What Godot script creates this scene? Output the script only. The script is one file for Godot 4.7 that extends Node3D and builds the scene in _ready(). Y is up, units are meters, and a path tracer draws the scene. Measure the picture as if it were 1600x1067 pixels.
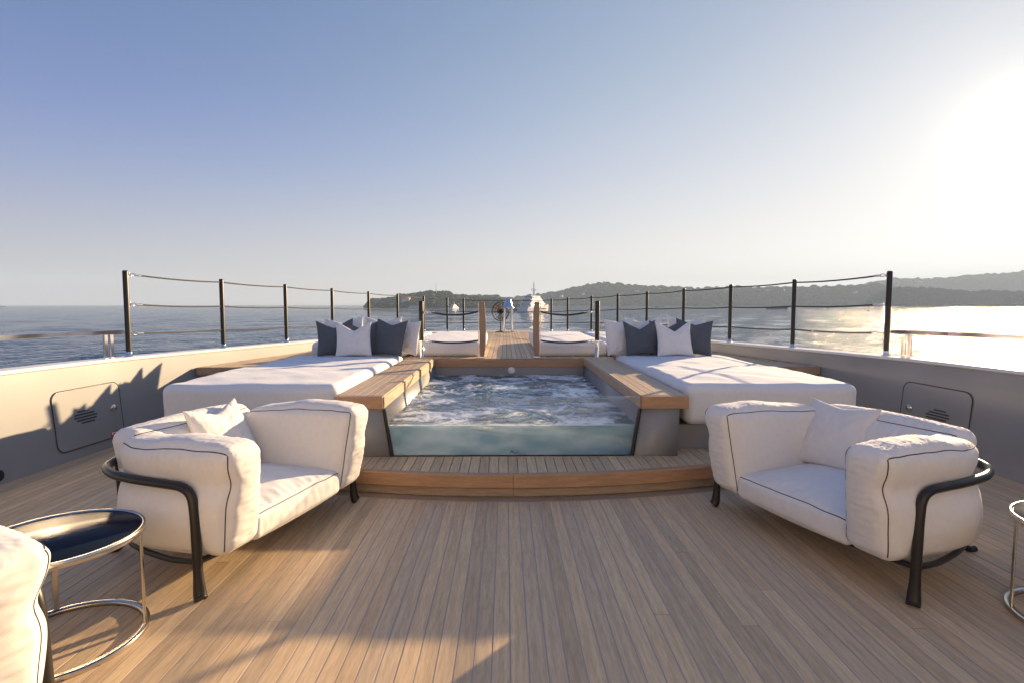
extends Node3D
# Foredeck of a motor yacht at anchor, low evening sun ahead to starboard. Metres, y up, bow towards -z.

const EYE := Vector3(-0.06, 1.55, 0.0)
const SUN_AZ := 43.6      # degrees to starboard of the bow
const SUN_EL := 12.8
const SEA_Y := -5.0

var used := {}
var M := {}
var rng := RandomNumberGenerator.new()
var nz := FastNoiseLite.new()      # general lumps
var nf := FastNoiseLite.new()      # fine folds

# ---------------------------------------------------------------- helpers
func numbered(called: String) -> String:
	if not used.has(called):
		used[called] = 0
		return called
	used[called] += 1
	return "%s_%03d" % [called, used[called]]

func tag(o: Node, label: String, category: String, group := "") -> Node:
	o.set_meta("label", label)
	o.set_meta("category", category)
	if group != "":
		o.set_meta("group", group)
	return o

func thing(called: String, label: String, category: String, at := Vector3.ZERO, turn := 0.0, group := "") -> Node3D:
	var o := Node3D.new()
	o.name = numbered(called)
	add_child(o)
	o.position = at
	o.rotation.y = turn
	tag(o, label, category, group)
	return o

func struct(called: String) -> Node3D:
	var o := Node3D.new()
	o.name = numbered(called)
	add_child(o)
	o.set_meta("kind", "structure")
	return o

func obj(called: String, mesh: Mesh, m: Material, parent: Node = null) -> MeshInstance3D:
	var o := MeshInstance3D.new()
	o.mesh = mesh
	o.material_override = m
	if parent == null:
		o.name = numbered(called)
		add_child(o)
	else:
		o.name = called
		parent.add_child(o, true)
	return o

func copy(o: Node3D, called: String, at: Vector3, turn: float, label: String) -> Node3D:
	var c: Node3D = o.duplicate()
	c.name = numbered(called)
	add_child(c)
	c.position = at
	c.rotation.y = turn
	c.set_meta("label", label)
	return c

func lin(r: float, g: float, b: float) -> Color:
	return Color(r, g, b).linear_to_srgb()

func mat(c: Color, rough := 0.6, metal := 0.0) -> StandardMaterial3D:
	var m := StandardMaterial3D.new()
	m.albedo_color = c
	m.roughness = rough
	m.metallic = metal
	return m

func st_new() -> SurfaceTool:
	var s := SurfaceTool.new()
	s.begin(Mesh.PRIMITIVE_TRIANGLES)
	return s

func done(s: SurfaceTool) -> ArrayMesh:
	s.generate_normals()
	return s.commit()

func tri(s: SurfaceTool, a: Vector3, b: Vector3, c: Vector3) -> void:   # counter-clockwise seen from outside
	s.add_vertex(a)
	s.add_vertex(c)
	s.add_vertex(b)

func quad(s: SurfaceTool, a: Vector3, b: Vector3, c: Vector3, d: Vector3) -> void:
	tri(s, a, b, c)
	tri(s, a, c, d)

func quad_out(s: SurfaceTool, a: Vector3, b: Vector3, c: Vector3, d: Vector3, mid: Vector3) -> void:
	if (b - a).cross(c - a).dot((a + b + c + d) * 0.25 - mid) < 0.0:
		quad(s, d, c, b, a)
	else:
		quad(s, a, b, c, d)

func tri_out(s: SurfaceTool, a: Vector3, b: Vector3, c: Vector3, mid: Vector3) -> void:
	if (b - a).cross(c - a).dot((a + b + c) / 3.0 - mid) < 0.0:
		tri(s, a, c, b)
	else:
		tri(s, a, b, c)

# a box with chamfered edges
func box(s: SurfaceTool, c: Vector3, size: Vector3, bevel := 0.0, basis := Basis.IDENTITY) -> void:
	s.set_smooth_group(-1)
	var h := size * 0.5
	if bevel <= 0.0:
		for ax in 3:
			for sg in [-1.0, 1.0]:
				var q: Array[Vector3] = []
				for k in [[-1.0, -1.0], [1.0, -1.0], [1.0, 1.0], [-1.0, 1.0]]:
					var v := Vector3.ZERO
					v[ax] = sg * h[ax]
					v[(ax + 1) % 3] = k[0] * h[(ax + 1) % 3]
					v[(ax + 2) % 3] = k[1] * h[(ax + 2) % 3]
					q.append(c + basis * v)
				quad_out(s, q[0], q[1], q[2], q[3], c)
		return
	var pt := func(sx: float, sy: float, sz: float, ax: int) -> Vector3:
		var v := Vector3(sx * h.x, sy * h.y, sz * h.z)
		var sgn := Vector3(sx, sy, sz)
		for k in 3:
			if k != ax:
				v[k] -= sgn[k] * bevel
		return c + basis * v
	for ax in 3:
		var u := (ax + 1) % 3
		var w := (ax + 2) % 3
		for sg in [-1.0, 1.0]:
			var q2: Array[Vector3] = []
			for k in [[-1.0, -1.0], [1.0, -1.0], [1.0, 1.0], [-1.0, 1.0]]:
				var sv := Vector3.ZERO
				sv[ax] = sg
				sv[u] = k[0]
				sv[w] = k[1]
				q2.append(pt.call(sv.x, sv.y, sv.z, ax))
			quad_out(s, q2[0], q2[1], q2[2], q2[3], c)
		for k in [[-1.0, -1.0], [1.0, -1.0], [1.0, 1.0], [-1.0, 1.0]]:   # edges along ax
			var a0 := Vector3.ZERO
			a0[ax] = -1.0
			a0[u] = k[0]
			a0[w] = k[1]
			var a1 := a0
			a1[ax] = 1.0
			quad_out(s, pt.call(a0.x, a0.y, a0.z, u), pt.call(a1.x, a1.y, a1.z, u), pt.call(a1.x, a1.y, a1.z, w), pt.call(a0.x, a0.y, a0.z, w), c)
	for sx in [-1.0, 1.0]:
		for sy in [-1.0, 1.0]:
			for sz in [-1.0, 1.0]:
				tri_out(s, pt.call(sx, sy, sz, 0), pt.call(sx, sy, sz, 1), pt.call(sx, sy, sz, 2), c)

func box_mesh(c: Vector3, size: Vector3, bevel := 0.0, basis := Basis.IDENTITY) -> ArrayMesh:
	var s := st_new()
	box(s, c, size, bevel, basis)
	return done(s)

# rows of points into a smooth sheet; a row runs along u; outside is u x v
func sheet(s: SurfaceTool, rows: Array, flip := false, smooth := 0, close_u := false) -> void:
	s.set_smooth_group(smooth)
	for j in rows.size() - 1:
		var a: PackedVector3Array = rows[j]
		var b: PackedVector3Array = rows[j + 1]
		var n := a.size()
		for i in (n if close_u else n - 1):
			var k := (i + 1) % n
			if flip:
				quad(s, a[i], b[i], b[k], a[k])
			else:
				quad(s, a[i], a[k], b[k], b[i])

func ring(c: Vector3, x: Vector3, y: Vector3, r: float, seg: int) -> PackedVector3Array:
	var p := PackedVector3Array()
	for i in seg:
		var a := TAU * i / seg
		p.append(c + x * cos(a) * r + y * sin(a) * r)
	return p

func tube(s: SurfaceTool, pts: PackedVector3Array, rad, seg := 8, caps := true, flat_y := 1.0) -> void:
	var rows := []
	var t0 := (pts[1] - pts[0]).normalized()
	var up := Vector3.UP if absf(t0.y) < 0.9 else Vector3.FORWARD
	var x := up.cross(t0).normalized()
	for i in pts.size():
		var t: Vector3
		if i == 0:
			t = t0
		elif i == pts.size() - 1:
			t = (pts[i] - pts[i - 1]).normalized()
		else:
			t = (pts[i + 1] - pts[i - 1]).normalized()
		x = (x - t * x.dot(t)).normalized()
		var y := t.cross(x)
		var r: float = rad[i] if rad is Array or rad is PackedFloat32Array else rad
		rows.append(ring(pts[i], x, y * flat_y, r, seg))
	sheet(s, rows, false, 0, true)
	if caps:
		for e in [0, pts.size() - 1]:
			var rr: PackedVector3Array = rows[e]
			s.set_smooth_group(-1)
			for i in seg:
				if e == 0:
					tri(s, pts[e], rr[(i + 1) % seg], rr[i])
				else:
					tri(s, pts[e], rr[i], rr[(i + 1) % seg])

func tube_mesh(pts: PackedVector3Array, rad, seg := 8, caps := true) -> ArrayMesh:
	var s := st_new()
	tube(s, pts, rad, seg, caps)
	return done(s)

# profile of (radius, height) turned about y
func lathe(s: SurfaceTool, prof: PackedVector2Array, seg := 24, at := Vector3.ZERO, basis := Basis.IDENTITY) -> void:
	var rows := []
	for p in prof:
		var r := PackedVector3Array()
		for i in seg:
			var a := TAU * i / seg
			r.append(at + basis * Vector3(cos(a) * p.x, p.y, -sin(a) * p.x))
		rows.append(r)
	sheet(s, rows, false, 0, true)

# upright prism over a polygon in x, z
func prism(s: SurfaceTool, poly: PackedVector2Array, y0: float, y1: float) -> void:
	s.set_smooth_group(-1)
	var idx := Geometry2D.triangulate_polygon(poly)
	for k in range(0, idx.size(), 3):
		var a := poly[idx[k]]
		var b := poly[idx[k + 1]]
		var c := poly[idx[k + 2]]
		var up := (b - a).cross(c - a) < 0.0
		for e in [[y1, up], [y0, not up]]:
			var y: float = e[0]
			if e[1]:
				tri(s, Vector3(a.x, y, a.y), Vector3(b.x, y, b.y), Vector3(c.x, y, c.y))
			else:
				tri(s, Vector3(a.x, y, a.y), Vector3(c.x, y, c.y), Vector3(b.x, y, b.y))
	var ccw := not Geometry2D.is_polygon_clockwise(poly)
	for i in poly.size():
		var a := poly[i]
		var b := poly[(i + 1) % poly.size()]
		if ccw:
			quad(s, Vector3(a.x, y0, a.y), Vector3(a.x, y1, a.y), Vector3(b.x, y1, b.y), Vector3(b.x, y0, b.y))
		else:
			quad(s, Vector3(b.x, y0, b.y), Vector3(b.x, y1, b.y), Vector3(a.x, y1, a.y), Vector3(a.x, y0, a.y))

# smooth curve through points
func smooth_path(p: Array, per := 8, closed := false) -> PackedVector3Array:
	var out := PackedVector3Array()
	var n := p.size()
	for i in (n if closed else n - 1):
		var a: Vector3 = p[(i - 1 + n) % n] if closed or i > 0 else p[0]
		var b: Vector3 = p[i]
		var c: Vector3 = p[(i + 1) % n]
		var d: Vector3 = p[(i + 2) % n] if closed or i < n - 2 else p[n - 1]
		for k in per:
			out.append(b.cubic_interpolate(c, a, d, float(k) / per))
	if not closed:
		out.append(p[n - 1])
	return out

# ---- soft upholstered box: hs half size, r edge radius, puff bulge of each pair of faces
func soft_pt(q: Vector3, hs: Vector3, r: float, puff: Vector3) -> Vector3:
	var a := q * hs
	var inner := hs - Vector3(r, r, r)
	var c := a.clamp(-inner, inner)
	var p := c + (a - c).normalized() * r
	p.x += puff.x * q.x * (1.0 - q.y * q.y) * (1.0 - q.z * q.z)
	p.y += puff.y * q.y * (1.0 - q.x * q.x) * (1.0 - q.z * q.z)
	p.z += puff.z * q.z * (1.0 - q.x * q.x) * (1.0 - q.y * q.y)
	return p

func soft_axis(h: float, r: float, n: int) -> PackedFloat32Array:
	var o := PackedFloat32Array()
	var e := r / h
	var k := 6
	for i in k:
		o.append(-1.0 + e * (1.0 - tan(PI / 4 * (1.0 - float(i) / k))))
	for i in n + 1:
		o.append(lerpf(-1.0 + e, 1.0 - e, float(i) / n))
	for i in k:
		o.append(1.0 - e + e * tan(PI / 4 * (i + 1.0) / k))
	return o

func soft_mesh(hs: Vector3, r: float, puff: Vector3, n: Vector3i, warp: Callable) -> ArrayMesh:
	var s := st_new()
	s.set_smooth_group(0)
	var axes := [soft_axis(hs.x, r, n.x), soft_axis(hs.y, r, n.y), soft_axis(hs.z, r, n.z)]
	for ax in 3:
		var us: PackedFloat32Array = axes[(ax + 1) % 3]
		var vs: PackedFloat32Array = axes[(ax + 2) % 3]
		for sg in [-1.0, 1.0]:
			var rows := []
			for v in vs:
				var row := PackedVector3Array()
				for u in us:
					var q := Vector3.ZERO
					q[ax] = sg
					q[(ax + 1) % 3] = u
					q[(ax + 2) % 3] = v
					row.append(warp.call(soft_pt(q, hs, r, puff), q))
				rows.append(row)
			sheet(s, rows, sg < 0.0)
	return done(s)

func soft_edge(from: Vector3, to: Vector3, n: int, hs: Vector3, r: float, puff: Vector3, warp: Callable) -> PackedVector3Array:
	var o := PackedVector3Array()
	for i in n + 1:
		var q := from.lerp(to, float(i) / n)
		o.append(warp.call(soft_pt(q, hs, r, puff), q))
	return o

# ---- throw pillow: corners pulled out, top edge knocked in with a hand
func pillow_mesh(w: float, t: float, chop: float, seed_: int, slump := 0.0) -> ArrayMesh:
	var s := st_new()
	var n := 34
	var lump := FastNoiseLite.new()
	lump.seed = seed_
	lump.frequency = 1.0
	var front := []
	var back := []
	for j in n + 1:
		var fr := PackedVector3Array()
		var bk := PackedVector3Array()
		for i in n + 1:
			var u := sin((2.0 * i / n - 1.0) * PI / 2)
			var v := sin((2.0 * j / n - 1.0) * PI / 2)
			var x := u * (1.0 - 0.09 * (1.0 - v * v))
			var y := v * (1.0 - 0.07 * (1.0 - u * u))
			var vv := clampf((v + 0.6) / 1.6, 0.0, 1.0)
			y -= 2.6 * chop * pow(1.0 - minf(1.0, absf(u + 0.06 * sin(seed_))), 1.15) * vv * vv
			x += slump * vv * 0.2
			var th := t * pow(maxf(0.0, (1.0 - u * u) * (1.0 - v * v)), 0.42) * (1.0 + 0.35 * (0.3 - v * 0.5))
			th *= 1.0 - 0.35 * chop * 3.0 * vv * exp(-u * u * 5.0)
			var edge := pow(maxf(absf(u), absf(v)), 6.0)
			var wr := 0.008 * lump.get_noise_2d(u * 9.0 + 3.0, v * 4.0) + edge * 0.006 * lump.get_noise_2d(u * 22.0, v * 22.0)
			if th < 0.004:
				wr = 0.0
			var fold := lump.get_noise_2d(u * 3.0 + 9.0, v * 3.0) * 0.012
			fr.append(Vector3(x * w / 2, (y + 1.0) * w / 2, th / 2 + wr + fold * minf(1.0, th / t)))
			bk.append(Vector3(x * w / 2, (y + 1.0) * w / 2, -th / 2 + wr * 0.5))
		front.append(fr)
		back.append(bk)
	sheet(s, front, false, 0)
	sheet(s, back, true, 0)
	return done(s)

# ---------------------------------------------------------------- computed textures
func noise_img(seed_: int, freq: float, w: int, h: int, oct := 4, kind := FastNoiseLite.TYPE_SIMPLEX_SMOOTH, ridged := false) -> Image:
	var n := FastNoiseLite.new()
	n.seed = seed_
	n.noise_type = kind
	n.frequency = freq
	n.fractal_octaves = oct
	n.fractal_type = FastNoiseLite.FRACTAL_RIDGED if ridged else FastNoiseLite.FRACTAL_FBM
	return n.get_seamless_image(w, h)

# grey image -> colours between a and b (linear), with contrast
func ramp(img: Image, a: Vector3, b: Vector3, contrast := 1.0, img2: Image = null, share := 0.5) -> ImageTexture:
	img.convert(Image.FORMAT_L8)
	var d := img.get_data()
	var d2 := PackedByteArray()
	if img2:
		img2.convert(Image.FORMAT_L8)
		d2 = img2.get_data()
	var lut := PackedByteArray()
	for i in 256:
		var t := clampf((i / 255.0 - 0.5) * contrast + 0.5, 0.0, 1.0)
		var c := a.lerp(b, t)
		var k := Color(c.x, c.y, c.z).linear_to_srgb()
		lut.append_array(PackedByteArray([int(k.r * 255), int(k.g * 255), int(k.b * 255)]))
	var o := PackedByteArray()
	o.resize(d.size() * 3)
	for i in d.size():
		var v := d[i]
		if img2:
			v = int(v * (1.0 - share) + d2[i] * share)
		o[i * 3] = lut[v * 3]
		o[i * 3 + 1] = lut[v * 3 + 1]
		o[i * 3 + 2] = lut[v * 3 + 2]
	var im := Image.create_from_data(img.get_width(), img.get_height(), false, Image.FORMAT_RGB8, o)
	im.generate_mipmaps()
	return ImageTexture.create_from_image(im)

func grey_tex(img: Image) -> ImageTexture:
	img.convert(Image.FORMAT_L8)
	return ImageTexture.create_from_image(img)

func normal_tex(img: Image, k: float) -> ImageTexture:
	img.convert(Image.FORMAT_RGBA8)
	img.bump_map_to_normal_map(k)
	return ImageTexture.create_from_image(img)

func triplanar(m: StandardMaterial3D, sc: Vector3, off := Vector3.ZERO, world := true) -> StandardMaterial3D:
	m.uv1_triplanar = true
	m.uv1_world_triplanar = world
	m.uv1_scale = sc
	m.uv1_offset = off
	m.uv1_triplanar_sharpness = 4.0
	return m

func make_materials() -> void:
	# teak: grain stretched along the plank, several tones from silvered to honey
	var fine := noise_img(11, 0.05, 512, 512, 5)
	var coarse := noise_img(12, 0.012, 512, 512, 3)
	var teak := ramp(fine, Vector3(0.68, 0.675, 0.67), Vector3(1.0, 1.0, 1.0), 1.6, coarse, 0.55)
	M.plank = []
	var tones := [Vector3(0.530, 0.385, 0.239), Vector3(0.599, 0.441, 0.274), Vector3(0.494, 0.364, 0.231), Vector3(0.623, 0.453, 0.275), Vector3(0.551, 0.413, 0.271), Vector3(0.575, 0.415, 0.251), Vector3(0.513, 0.386, 0.249), Vector3(0.645, 0.478, 0.295)]
	for i in tones.size():
		var t: Vector3 = tones[i] * 1.12
		var m := mat(lin(t.x, t.y, t.z), 0.62)
		m.albedo_texture = teak
		M.plank.append(triplanar(m, Vector3(5.5, 5.5, 0.42), Vector3(0.13 * i, 0.3 * i, 0.37 * i)))
	M.teak_long = []      # new varnished-looking teak of the tub coping, grain along z
	for i in 3:
		var t2: Vector3 = [Vector3(0.60, 0.44, 0.28), Vector3(0.57, 0.41, 0.26), Vector3(0.63, 0.47, 0.31)][i]
		var m := mat(lin(t2.x, t2.y, t2.z), 0.5)
		m.albedo_texture = teak
		M.teak_long.append(triplanar(m, Vector3(4.5, 4.5, 0.5), Vector3(0.2 * i, 0.1, 0.4 * i)))
	var mc := mat(lin(0.46, 0.27, 0.15), 0.42)      # boards running athwartships
	mc.albedo_texture = teak
	M.teak_cross = triplanar(mc, Vector3(0.5, 5.0, 5.0))
	var mg := mat(lin(0.40, 0.30, 0.22), 0.6)
	mg.albedo_texture = teak
	M.teak_margin = triplanar(mg, Vector3(0.5, 5.0, 5.0), Vector3(0.3, 0.2, 0.1))
	M.caulk = mat(lin(0.34, 0.32, 0.31), 0.8)
	M.dark_caulk = mat(lin(0.10, 0.085, 0.07), 0.8)
	# paint of the superstructure
	var dirt := ramp(noise_img(21, 0.006, 512, 512, 4), Vector3(0.90, 0.90, 0.89), Vector3(1, 1, 1), 1.3)
	var pt := mat(lin(0.305, 0.312, 0.322), 0.30)
	pt.albedo_texture = dirt
	pt.clearcoat_enabled = true
	pt.clearcoat = 0.4
	pt.clearcoat_roughness = 0.15
	M.paint = triplanar(pt, Vector3(0.35, 0.35, 0.35))
	var pg := mat(lin(0.28, 0.275, 0.27), 0.38)
	pg.albedo_texture = dirt
	M.grey_paint = triplanar(pg, Vector3(0.6, 0.6, 0.6))
	M.white_paint = mat(lin(0.78, 0.76, 0.73), 0.28)
	M.hull = mat(lin(0.45, 0.45, 0.46), 0.25)
	M.groove = mat(lin(0.05, 0.05, 0.055), 0.6)
	# cloth
	var weave := noise_img(31, 0.25, 512, 512, 2)
	var weave_n := normal_tex(weave.duplicate(), 3.0)
	var soil := ramp(noise_img(32, 0.01, 512, 512, 4), Vector3(0.93, 0.925, 0.915), Vector3(1, 1, 1), 1.2, weave, 0.35)
	var cloth := func(c: Color, k := 3.0) -> StandardMaterial3D:
		var m := mat(c, 0.85)
		m.albedo_texture = soil
		m.normal_enabled = true
		m.normal_texture = weave_n
		m.normal_scale = 0.25
		m.rim_enabled = true
		m.rim = 0.25
		m.rim_tint = 0.6
		return triplanar(m, Vector3(k, k, k), Vector3.ZERO, false)
	M.cushion = cloth.call(lin(0.73, 0.71, 0.69))
	M.mattress = cloth.call(lin(0.72, 0.735, 0.76))
	M.white_pillow = cloth.call(lin(0.80, 0.785, 0.775), 4.0)
	M.grey_pillow = cloth.call(lin(0.098, 0.112, 0.135), 4.0)
	M.piping = mat(lin(0.045, 0.045, 0.055), 0.8)
	# metals
	M.frame = mat(lin(0.028, 0.025, 0.022), 0.38, 0.35)
	M.post = mat(lin(0.022, 0.02, 0.018), 0.42, 0.2)
	M.chrome = mat(lin(0.72, 0.70, 0.67), 0.10, 1.0)
	M.steel = mat(lin(0.62, 0.58, 0.53), 0.22, 1.0)
	M.rope = mat(lin(0.05, 0.048, 0.045), 0.8)
	M.gate_wood = triplanar(mat(lin(0.40, 0.26, 0.18), 0.4), Vector3(5, 0.5, 5))
	M.gate_wood.albedo_texture = teak
	M.red = mat(lin(0.55, 0.03, 0.03), 0.5)
	M.white = mat(lin(0.8, 0.8, 0.8), 0.5)
	M.black = mat(lin(0.015, 0.015, 0.017), 0.4)
	# glass
	var g := mat(Color(0.93, 0.97, 0.96, 0.06), 0.02)
	g.transparency = BaseMaterial3D.TRANSPARENCY_ALPHA
	M.glass = g
	var tg := mat(lin(0.012, 0.018, 0.034), 0.18)
	tg.metallic_specular = 0.12
	M.table_glass = tg
	# tub water: aerated and milky
	var wb := mat(Color(1, 1, 1), 0.12)
	wb.albedo_texture = ramp(noise_img(41, 0.008, 512, 512, 5), Vector3(0.22, 0.45, 0.58), Vector3(0.52, 0.73, 0.82), 1.6)
	wb.subsurf_scatter_enabled = true
	wb.subsurf_scatter_strength = 0.3
	M.water_body = triplanar(wb, Vector3(0.45, 0.9, 0.45), Vector3(0.35, 0.2, 0))
	var ws := mat(Color(1, 1, 1), 0.16)
	ws.vertex_color_use_as_albedo = true
	M.water_top = ws
	# sea
	var sea := mat(lin(0.010, 0.045, 0.11), 0.06)
	sea.normal_enabled = true
	sea.normal_texture = normal_tex(noise_img(51, 0.012, 1024, 1024, 5), 9.0)
	sea.normal_scale = 3.0
	M.sea = sea
	# land
	var wood := ramp(noise_img(61, 0.03, 512, 512, 5), Vector3(0.020, 0.032, 0.016), Vector3(0.085, 0.085, 0.05), 1.6)
	var hm := mat(Color(1, 1, 1), 0.95)
	hm.albedo_texture = wood
	hm.albedo_color = Color(0.9, 0.95, 0.9)
	M.hill = triplanar(hm, Vector3(0.006, 0.006, 0.006))
	M.crown = mat(lin(0.035, 0.05, 0.025), 0.95)
	M.house = mat(lin(0.68, 0.64, 0.58), 0.7)
	M.roof = mat(lin(0.35, 0.16, 0.10), 0.8)
	M.boat_white = mat(lin(0.78, 0.77, 0.75), 0.3)
	M.boat_dark = mat(lin(0.03, 0.035, 0.045), 0.25)
	M.boat_window = mat(lin(0.015, 0.018, 0.022), 0.08)
	M.bell = mat(lin(0.62, 0.64, 0.66), 0.2, 1.0)

# ---------------------------------------------------------------- sky
func sun_dir() -> Vector3:
	var a := deg_to_rad(SUN_AZ)
	var e := deg_to_rad(SUN_EL)
	return Vector3(sin(a) * cos(e), sin(e), -cos(a) * cos(e))

func make_sky() -> Sky:
	var w := 1024
	var h := 512
	var sd := sun_dir()
	var f := PackedFloat32Array()
	f.resize(w * h * 3)
	for j in h:
		var el := (0.5 - (j + 0.5) / h) * PI
		var e := rad_to_deg(maxf(el, 0.0))
		var base := Vector3(0.0518, 0.1235, 0.3909) + Vector3(0.2608, 0.0933, 0.0) * exp(-e / 6.0) + Vector3(0.1503, 0.206, 0.2812) * exp(-e / 20.0)
		base.z += 0.22 * exp(-pow((e - 13.0) / 8.0, 2.0))
		base += Vector3(0.17, 0.24, 0.34) * smoothstep(24.0, 62.0, e)
		for i in w:
			var az := (i + 0.5) / w * TAU
			var d := Vector3(sin(az) * cos(el), sin(el), -cos(az) * cos(el))
			var g := rad_to_deg(acos(clampf(d.dot(sd), -1.0, 1.0)))
			var raw := base + Vector3(0.964, 0.648, 0.0) * exp(-g / 9.0) + Vector3(0.281, 0.0, 0.621) * exp(-g / 30.0) + Vector3(4.847, 2.204, 0.0) * exp(-e / 9.0 - g / 35.0) + Vector3(0.656, 2.221, 1.827) * exp(-e / 25.0 - g / 40.0)
			var c := Vector3(1.0 - exp(-raw.x), 1.0 - exp(-raw.y), 1.0 - exp(-raw.z)) + Vector3(1.0, 0.90, 0.74) * (0.36 * exp(-g / 5.5) + 4.0 * exp(-g / 1.1))
			c *= 1.0 + 0.80 * exp(-e / 5.0) * (-0.05 + 1.75 * exp(-g / 40.0))
			var clear := smoothstep(28.0, 80.0, g) * smoothstep(4.0, 20.0, e)      # the air away from the sun is clearer and bluer
			c *= Vector3(1.0 - 0.26 * clear, 1.0 - 0.18 * clear, 1.0 - 0.02 * clear)
			var k := (j * w + i) * 3
			f[k] = c.x
			f[k + 1] = c.y
			f[k + 2] = c.z
	var img := Image.create_from_data(w, h, false, Image.FORMAT_RGBF, f.to_byte_array())
	var pm := PanoramaSkyMaterial.new()
	pm.panorama = ImageTexture.create_from_image(img)
	var sky := Sky.new()
	sky.sky_material = pm
	return sky

func _ready() -> void:
	rng.seed = 7
	nz.seed = 3
	nz.frequency = 1.0
	nf.seed = 5
	nf.frequency = 1.0
	# camera
	var cam := Camera3D.new()
	cam.name = "camera"
	add_child(cam)
	cam.position = EYE
	cam.rotation = Vector3(-atan(57.5 / 850.0), -atan(10.0 / 850.0), 0)
	cam.fov = rad_to_deg(2.0 * atan(533.5 / 850.0))
	cam.near = 0.05
	cam.far = 12000.0
	cam.current = true
	# sky, haze, exposure
	var env := Environment.new()
	env.background_mode = Environment.BG_SKY
	env.sky = make_sky()
	env.tonemap_mode = Environment.TONE_MAPPER_LINEAR
	env.tonemap_exposure = 2.8
	env.background_energy_multiplier = 0.35
	env.fog_enabled = true
	env.fog_density = 0.00023
	env.fog_light_color = Color(0.80, 0.90, 1.0)
	env.sdfgi_enabled = true
	env.ssao_enabled = true
	env.ssil_enabled = true
	var we := WorldEnvironment.new()
	we.name = "world_environment"
	we.environment = env
	add_child(we)
	# sun
	var sun := DirectionalLight3D.new()
	sun.name = "sun"
	add_child(sun)
	sun.look_at_from_position(Vector3.ZERO, -sun_dir())
	sun.light_color = Color(1.0, 0.86, 0.67)
	sun.light_energy = 1.6
	sun.light_angular_distance = 0.6
	sun.shadow_enabled = true

	make_materials()
	build_sea()
	build_land()
	build_hull()
	build_deckhouse()
	build_main_deck()
	build_foredeck()
	build_tub()
	build_step()
	build_sunbeds()
	build_rails()
	build_gate()
	build_armchairs()
	build_tables()
	build_pillows()
	build_bow_gear()
	build_boats()

# ---------------------------------------------------------------- setting
func build_sea() -> void:
	var comps := []
	var r2 := RandomNumberGenerator.new()
	r2.seed = 99
	for k in 16:
		var wl := 2.6 * pow(1.18, k)
		var a := deg_to_rad(35.0 + r2.randfn() * 42.0)
		comps.append([TAU / wl * cos(a), TAU / wl * sin(a), 0.0085 * wl * r2.randf_range(0.7, 1.2) / (1.0 + wl * 0.05), r2.randf() * TAU, wl])
	var cols := 760
	var radii := PackedFloat32Array([0.5])
	var r := 30.0
	while r < 4300.0:
		radii.append(r)
		r *= 1.0165
	var v := PackedVector3Array()
	var n := PackedVector3Array()
	var uv := PackedVector2Array()
	for rr in radii:
		var cell := rr * 0.0165
		var live := []
		for c in comps:
			var k: float = clampf((c[4] - 2.2 * cell) / (2.0 * cell + 0.01), 0.0, 1.0)
			if k > 0.0 and rr > 1.0:
				live.append([c[0], c[1], c[2] * k, c[3]])
		for i in cols:
			var a := TAU * i / cols
			var x := sin(a) * rr
			var z := -cos(a) * rr
			var y := 0.0
			var dx := 0.0
			var dz := 0.0
			for c in live:
				var ph: float = c[0] * x + c[1] * z + c[3]
				y += c[2] * sin(ph)
				var q: float = c[2] * cos(ph)
				dx += q * c[0]
				dz += q * c[1]
			v.append(Vector3(x, SEA_Y + y, z))
			n.append(Vector3(-dx, 1.0, -dz).normalized())
			uv.append(Vector2(x, z) / 21.0)
	var idx := PackedInt32Array()
	for j in radii.size() - 1:
		for i in cols:
			var k := (i + 1) % cols
			var a := j * cols + i
			var b := j * cols + k
			var c := a + cols
			var d := b + cols
			idx.append_array(PackedInt32Array([a, c, b, b, c, d]))
	var arr := []
	arr.resize(Mesh.ARRAY_MAX)
	arr[Mesh.ARRAY_VERTEX] = v
	arr[Mesh.ARRAY_NORMAL] = n
	arr[Mesh.ARRAY_TEX_UV] = uv
	arr[Mesh.ARRAY_INDEX] = idx
	var am := ArrayMesh.new()
	am.add_surface_from_arrays(Mesh.PRIMITIVE_TRIANGLES, arr)
	var o := obj("sea", am, M.sea)
	o.set_meta("kind", "structure")

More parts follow.
